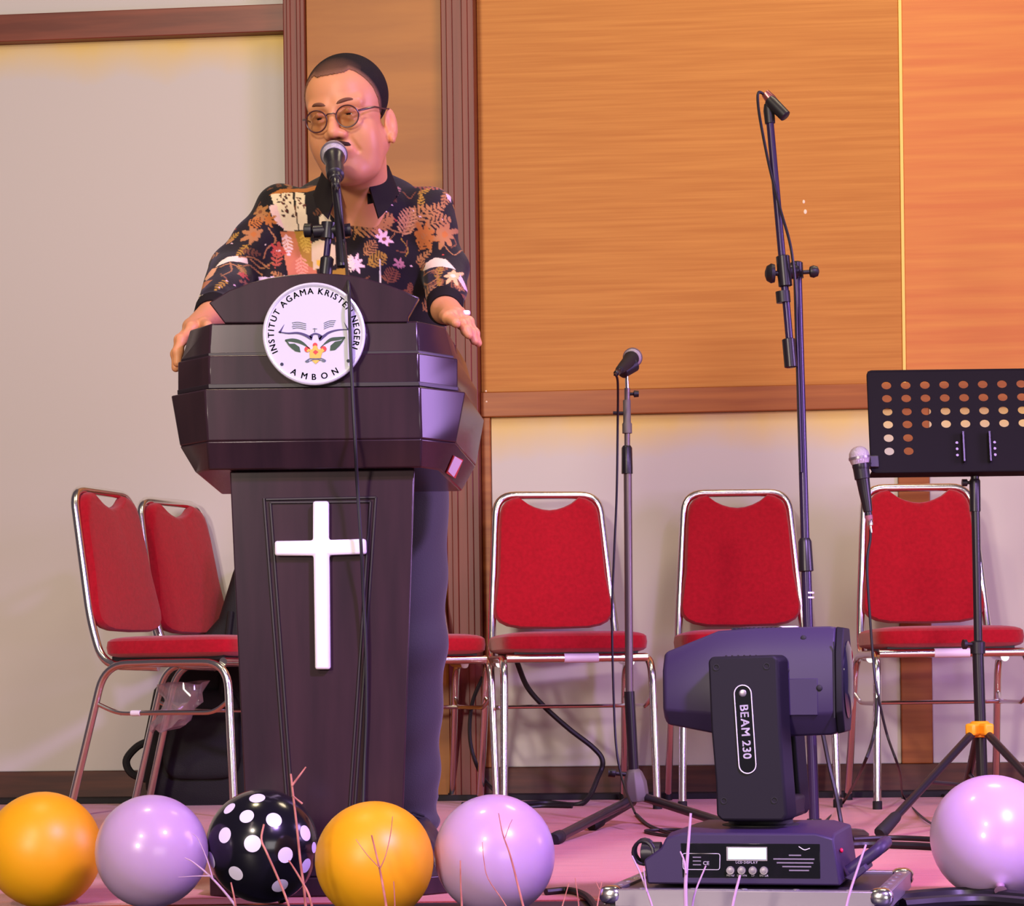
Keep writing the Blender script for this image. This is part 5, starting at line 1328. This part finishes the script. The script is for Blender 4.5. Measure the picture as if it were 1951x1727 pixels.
# ================================================================== balloons
def pearl(name, rgb, sss, rough=0.16, coat=0.4):
    m = material(name, rgb, rough, spec=0.5, coat=coat)
    b = m.node_tree.nodes['Principled BSDF']
    b.inputs['Subsurface Weight'].default_value = sss; b.inputs['Subsurface Radius'].default_value = (0.04, 0.03, 0.02); b.inputs['Subsurface Scale'].default_value = 1.0
    return m
M['b_yellow'] = pearl('yellow_latex', (228, 160, 18), 0.3, 0.42, 0.0)
M['b_lilac'] = pearl('pearl_lilac_latex', (184, 152, 188), 0.4, 0.30, 0.25)
M['b_black'] = pearl('black_latex', (16, 15, 22), 0.0, 0.18, 0.3)
M['dot'] = material('white_dot_print', (214, 206, 226), 0.35)
def balloon(px, py, rp, mat, label, knot=(0.1, 0.3, -1.0), Y=None, stretch=1.07):
    u, v = px - AX, py - AY; v2 = u * SR + v * CR
    if Y is None: Y = ZC * FPX / (v2 + rp)
    r = rp * Y / FPX; c = at(px, py, Y)
    ax = Vector(knot).normalized()
    t = thing('balloon', (c.x, c.y, max(0.0, c.z - r)), label, 'balloon', group='balloons along the stage edge')
    o = t.location.copy()
    prof = []
    N = 26
    for k in range(N + 1):
        a = PI * k / N; h = -math.cos(a); rad = math.sin(a)
        if h > 0: hh = h * stretch; rad *= 1 - 0.05 * h * h
        else: hh = h
        prof.append((hh * r, max(1e-4, rad * r)))
    prof = prof[:-1]
    prof[-1] = (r * stretch * 0.995, r * 0.10)
    prof += [(r * (stretch + 0.035), r * 0.045)]
    MB().lathe(prof, c, ax, 48).build('skin', mat, t, o)
    k0 = c + ax * r * (stretch + 0.03)
    MB().lathe([(0, r * 0.05), (r * 0.03, r * 0.075), (r * 0.06, r * 0.05), (r * 0.075, r * 0.045), (r * 0.13, r * 0.10), (r * 0.135, r * 0.06)], k0, ax, 16).build('knot', mat if mat is not M['b_lilac'] else material('tied_lilac_latex', (150, 110, 140), 0.5), t, o)
    return t, c, r, ax, stretch
balloon(83, 1619, 110, M['b_yellow'], 'yellow balloon at the far left of the stage edge', (0.2, 0.4, -0.6), Y=3.99)
balloon(289, 1622, 107, M['b_lilac'], 'pearly lilac balloon between the yellow and the polka-dot balloons', (-0.3, 0.5, -0.6), Y=3.80)
bt_, bc, br_, bax, bst = balloon(500, 1611, 107, M['b_black'], 'black balloon printed with white polka dots, before the lectern', (0.2, 0.4, -0.7), Y=3.86)
for x, y, a, b, th in ((490, 1521, 15, 8, -8), (437, 1541, 13, 10, -30), (470, 1556, 14, 12, -20), (522, 1563, 15, 13, 10), (428, 1592, 12, 15, 20), (481, 1608, 15, 16, 0), (582, 1588, 10, 15, -8), (402, 1639, 8, 16, -10), (449, 1665, 15, 14, 20), (544, 1630, 14, 15, 5), (583, 1649, 9, 14, 10), (533, 1687, 16, 13, -20), (565, 1702, 11, 13, 40), (470, 1725, 14, 8, 0), (412, 1690, 8, 12, 0), (598, 1615, 4, 10, 0)):
    d0 = Vector((0, 0, ZC)); p1 = at(x, y, 1.0); dv = (p1 - d0).normalized(); oc = d0 - bc
    B_ = oc.dot(dv); Cc = oc.dot(oc) - br_ ** 2; disc_ = B_ * B_ - Cc
    if disc_ < 0: continue
    hit = d0 + dv * (-B_ - math.sqrt(disc_)); n = (hit - bc).normalized()
    # a round print on the skin, turned to lie along it
    rr = max(a, b) / 1156.0; ux = n.cross(Vector((0, 0, 1))).normalized(); uy = n.cross(ux)
    def skin_pt(v):
        h = v.dot(bax); rad = v - bax * h
        if h > 0: rad = rad * (1 - 0.05 * h * h); h *= bst
        return bc + (bax * h + rad) * br_ * 1.005
    P = [skin_pt(n)] + [skin_pt( (n * math.sqrt(max(0, 1 - (rr / br_) ** 2)) * br_ + ux * math.cos(2 * PI * k / 24) * rr + uy * math.sin(2 * PI * k / 24) * rr).normalized()) for k in range(24)]
    MB().add(P, [(0, 1 + k, 1 + (k + 1) % 24) for k in range(24)], True).build('dot', M['dot'], bt_, bt_.location)
balloon(713, 1640, 113, M['b_yellow'], 'orange-yellow balloon in front of the lectern, right of the polka-dot one', (0.1, 0.5, -0.7))
balloon(942, 1629, 115, M['b_lilac'], 'pearly lilac balloon right of the lectern, beside the orange-yellow one', (0.3, 0.6, -0.6))
balloon(1891, 1595, 118, M['b_lilac'], 'glossy lilac balloon at the far right with its knot facing the viewer', (-0.06, -0.75, -0.62))
# ================================================================== dry branches in front of the stage
bi = 0
def branch(paths, mat, label, Y=3.62, w=4.2):
    """paths: list of (pixel polyline from the bottom up, width in px at its foot, at its tip)"""
    if Y > 3.5: Y -= 0.11
    foot = at(paths[0][0][0][0], paths[0][0][0][1], Y)
    o = Vector((foot.x, Y, 0.0))
    t = thing('dry_branch', o, label, 'branch', group='dry branches at the stage edge')
    for i, (pts, w0, w1) in enumerate(paths):
        P = [at(x, y, Y + 0.003 * k) for k, (x, y) in enumerate(pts)]
        if i == 0: P = [Vector((P[0].x + (P[0].x - P[1].x) * 0.25, Y, 0.0))] + P
        P = smooth_path(P, 4); n = len(P)
        MB().tube(P, [((w0 + (w1 - w0) * k / (n - 1)) / 2) * Y / FPX for k in range(n)], 7).build('stem' if i == 0 else 'twig', mat, t, o)
    return t
TW, TP = M['twig'], M['twig_pale']
branch([([(585, 1760), (580, 1700), (572, 1640), (566, 1580), (559, 1520), (554, 1475)], 6, 4), ([(556, 1498), (568, 1482), (583, 1462)], 5, 3), ([(557, 1516), (566, 1524), (576, 1532)], 3, 4)], TW, 'tall forked pink twig crossing the polka-dot balloon and the lectern')
branch([([(600, 1760), (590, 1710), (575, 1680), (560, 1655), (550, 1640)], 6, 3)], TW, 'short curved twig leaning left near the tall forked twig', Y=3.58)
branch([([(562, 1770), (548, 1720), (528, 1670), (508, 1625), (498, 1600), (503, 1571)], 5, 4)], TW, 'bent twig before the middle of the polka-dot balloon', Y=3.55)
branch([([(472, 1770), (445, 1722), (405, 1675), (370, 1645), (352, 1635)], 7, 2), ([(400, 1670), (375, 1670), (340, 1672)], 3, 1), ([(405, 1674), (395, 1640), (378, 1600), (365, 1588)], 3, 1)], TP, 'pale three-fingered twig between the lilac and polka-dot balloons')
branch([([(455, 1765), (447, 1715), (440, 1682)], 5, 3)], TW, 'short straight twig at the foot of the polka-dot balloon', Y=3.54)
branch([([(742, 1770), (733, 1710), (724, 1660), (716, 1625), (708, 1592)], 6, 3), ([(724, 1656), (735, 1630), (744, 1590), (748, 1556)], 2.4, 1.4), ([(723, 1654), (700, 1630), (678, 1600)], 2.2, 1.2)], TW, 'three-pronged twig before the orange-yellow balloon')
branch([([(753, 1770), (752, 1720), (750, 1680)], 4, 2)], TW, 'short thin twig right of the three-pronged twig', Y=3.56)
branch([([(880, 1780), (880, 1730), (878, 1690), (877, 1640)], 6, 2.5)], TW, 'single upright twig before the left of the right lilac balloon')
branch([([(1008, 1770), (990, 1700), (972, 1630), (958, 1590), (950, 1550)], 6, 2), ([(962, 1598), (970, 1575), (976, 1562)], 2, 1.2)], TW, 'long thin twig leaning across the right lilac balloon')
branch([([(985, 1765), (960, 1720), (930, 1675), (922, 1640), (919, 1605)], 3, 1.4)], TW, 'hair-thin curved twig before the lilac balloon right of the lectern', Y=3.56)
branch([([(1060, 1765), (1072, 1725), (1084, 1683)], 4, 2)], TW, 'reddish twig leaning right between lilac balloon and flight case')
branch([([(1132, 1765), (1140, 1715), (1147, 1680)], 4, 2), ([(1142, 1695), (1135, 1680)], 2, 1)], TW, 'small forked twig left of the flight case')
branch([([(1105, 1765), (1102, 1720), (1096, 1674)], 4, 2)], TW, 'thin twig leaning left beside the small forked twig', Y=3.56)
LY_ = 3.44
branch([([(1310, 1790), (1306, 1700), (1310, 1630), (1316, 1550)], 10, 5), ([(1307, 1665), (1303, 1640), (1296, 1623)], 5, 3)], TP, 'thick pale upright twig before the left of the stage lamp', Y=LY_)
branch([([(1262, 1790), (1240, 1720), (1222, 1670), (1204, 1631)], 6, 3), ([(1232, 1700), (1228, 1670), (1226, 1655)], 3, 2)], TP, 'pale forked twig at the left corner of the flight case', Y=LY_)
branch([([(1312, 1790), (1322, 1710), (1345, 1650)], 6, 3)], TP, 'slim twig leaning right before the lamp control panel', Y=LY_ + 0.03)
branch([([(1388, 1790), (1396, 1725), (1410, 1668)], 8, 5)], TP, 'pale stubby twig before the lamp buttons', Y=LY_)
branch([([(1598, 1790), (1616, 1712), (1636, 1650), (1650, 1610)], 7, 4)], TP, 'pale twig leaning right at the right end of the lamp base', Y=LY_)
# ================================================================== cables on the floor
def floor_cable(pts, r, label, name='cable', z=None):
    zz = r if z is None else z
    P = [Vector(p) if isinstance(p, Vector) else on_floor(p[0], p[1], zz) for p in pts]
    P = smooth_path(P, 8); o = Vector((P[0].x, P[0].y, 0))
    t = MB().tube(P, r, 8).build(name, M['cable'], None, o)
    return tag(t, label, 'cable')
wy = 7.22
floor_cable([at(985, 1262, 7.05), at(1005, 1310, 7.08), at(1040, 1350, 7.1), at(1085, 1390, 7.12), at(1130, 1425, 7.14), at(1148, 1450, 7.14), at(1140, 1480, 7.12), (1110, 1531), (1040, 1530), (960, 1534), (880, 1534)], 0.008, 'thick black cable hanging from the chair right of the lectern to the floor')
floor_cable([at(920, 1290, 7.20), at(900, 1340, 7.20), at(895, 1400, 7.2), at(905, 1450, 7.2), at(930, 1495, 7.2), (985, 1536), (1040, 1536), (1090, 1537)], 0.006, 'black cable looping down behind the half-hidden chair')
floor_cable([(1212, 1552), (1240, 1575), (1300, 1592), (1360, 1590), (1300, 1582), (1230, 1584), (1290, 1594), (1400, 1588)], 0.0042, 'thin black cable looping on the carpet beside the low mic stand')
floor_cable([(1625, 1600), (1700, 1597), (1780, 1600), (1850, 1604), (1960, 1600)], 0.006, 'black cable on the carpet behind the far right balloon')
floor_cable([(1560, 1618), (1640, 1610), (1740, 1612), (1830, 1616), (1960, 1612)], 0.008, 'thick black cable on the carpet right of the stage lamp')
floor_cable([at(1672, 1330, 5.66), at(1665, 1400, 5.66), at(1640, 1470, 5.7), (1606, 1530), (1560, 1580)], 0.004, 'thin black cable swinging left from the music stand microphone')
floor_cable([(1720, 1520), (1760, 1512), (1810, 1520), (1850, 1545)], 0.005, 'short black cable loop at the foot of the music stand')
floor_cable([(1040, 1700), (1080, 1697), (1110, 1704), (1130, 1722), (1150, 1760)], 0.006, 'black cable curling over the stage edge beside the right lilac balloon')
floor_cable([(1690, 1716), (1760, 1709), (1850, 1705), (1980, 1715)], 0.012, 'heavy black cable along the stage edge under the far right balloon')
floor_cable([(1720, 1724), (1800, 1718), (1880, 1716), (1980, 1724)], 0.010, 'black cable running in front of the heavy cable at the stage edge')
# ================================================================== bag behind the left chairs
bgY = 7.33
bo = Vector((at(395, 1520, bgY).x, bgY, 0))
bg = thing('instrument_bag', bo, 'tall black soft bag leaning on the wall behind the left chairs', 'bag')
bodyf = [(0.0, 0.17, 0.095, 0.02), (0.05, 0.19, 0.11, 0.01), (0.20, 0.185, 0.115, 0.0), (0.36, 0.165, 0.11, 0.015), (0.46, 0.12, 0.095, 0.065), (0.58, 0.075, 0.085, 0.13), (0.72, 0.055, 0.075, 0.155), (0.79, 0.035, 0.05, 0.16)]
rings = []
for z, a, b, dx in bodyf:
    rings.append([Vector((bo.x - 0.01 + dx + a * math.copysign(abs(math.cos(u)) ** 0.6, math.cos(u)), bo.y + b * math.copysign(abs(math.sin(u)) ** 0.7, math.sin(u)) * 0.8, z)) for u in [2 * PI * k / 28 for k in range(28)]])
MB().loft(rings, True).build('body', M['bag'], bg, bo)
MB().super((bo.x - 0.005, bo.y - 0.085, 0.22), (0.12, 0.028, 0.14), 0.4, 0.4, 24, 12).build('pocket', M['bag'], bg, bo)
MB().tube(smooth_path([(bo.x - 0.19, bo.y, 0.08), (bo.x - 0.235, bo.y - 0.01, 0.10), (bo.x - 0.25, bo.y - 0.01, 0.14), (bo.x - 0.22, bo.y, 0.18), (bo.x - 0.18, bo.y, 0.20)], 6), 0.012, 8).build('handle', M['bag'], bg, bo)
MB().tube(smooth_path([(bo.x + 0.03, bo.y - 0.09, 0.12), (bo.x + 0.06, bo.y - 0.10, 0.35), (bo.x + 0.09, bo.y - 0.075, 0.60)], 6), 0.009, 8).build('strap', M['bag'], bg, bo)
# clear plastic bag under the leftmost chair
pm_ = bpy.data.materials.new('clear_plastic_film'); pm_.use_nodes = True; nt = pm_.node_tree; nt.nodes.remove(nt.nodes['Principled BSDF'])
tr = nt.nodes.new('ShaderNodeBsdfTransparent'); tr.inputs[0].default_value = (0.95, 0.9, 0.94, 1); gb = nt.nodes.new('ShaderNodeBsdfGlossy'); gb.inputs['Roughness'].default_value = 0.12
df = nt.nodes.new('ShaderNodeBsdfDiffuse'); df.inputs[0].default_value = (0.75, 0.62, 0.68, 1)
m1 = nt.nodes.new('ShaderNodeMixShader'); m1.inputs[0].default_value = 0.3; m2 = nt.nodes.new('ShaderNodeMixShader'); m2.inputs[0].default_value = 0.22
nt.links.new(tr.outputs[0], m1.inputs[1]); nt.links.new(df.outputs[0], m1.inputs[2]); nt.links.new(m1.outputs[0], m2.inputs[1]); nt.links.new(gb.outputs[0], m2.inputs[2]); nt.links.new(m2.outputs[0], nt.nodes['Material Output'].inputs[0])
pb0 = at(340, 1335, 6.98); rb = random.Random(5); rings = []
for j, (z, a, b) in enumerate(((0.052, 0.075, 0.03), (0.03, 0.068, 0.045), (0.0, 0.055, 0.042), (-0.03, 0.046, 0.035), (-0.055, 0.055, 0.03), (-0.075, 0.05, 0.02), (-0.09, 0.02, 0.008))):
    rings.append([Vector((pb0.x + 0.015 * (j < 3) + (a + rb.uniform(-0.012, 0.012)) * math.cos(u) - 0.02 * max(0, j - 3), pb0.y + (b + rb.uniform(-0.012, 0.012)) * math.sin(u), pb0.z + z + rb.uniform(-0.008, 0.008))) for u in [2 * PI * k / 16 for k in range(16)]])
pbag = MB().loft(rings, False).build('plastic_bag', pm_, None, pb0)
tag(pbag, 'crumpled clear plastic bag tucked under the seat of the leftmost chair', 'bag')
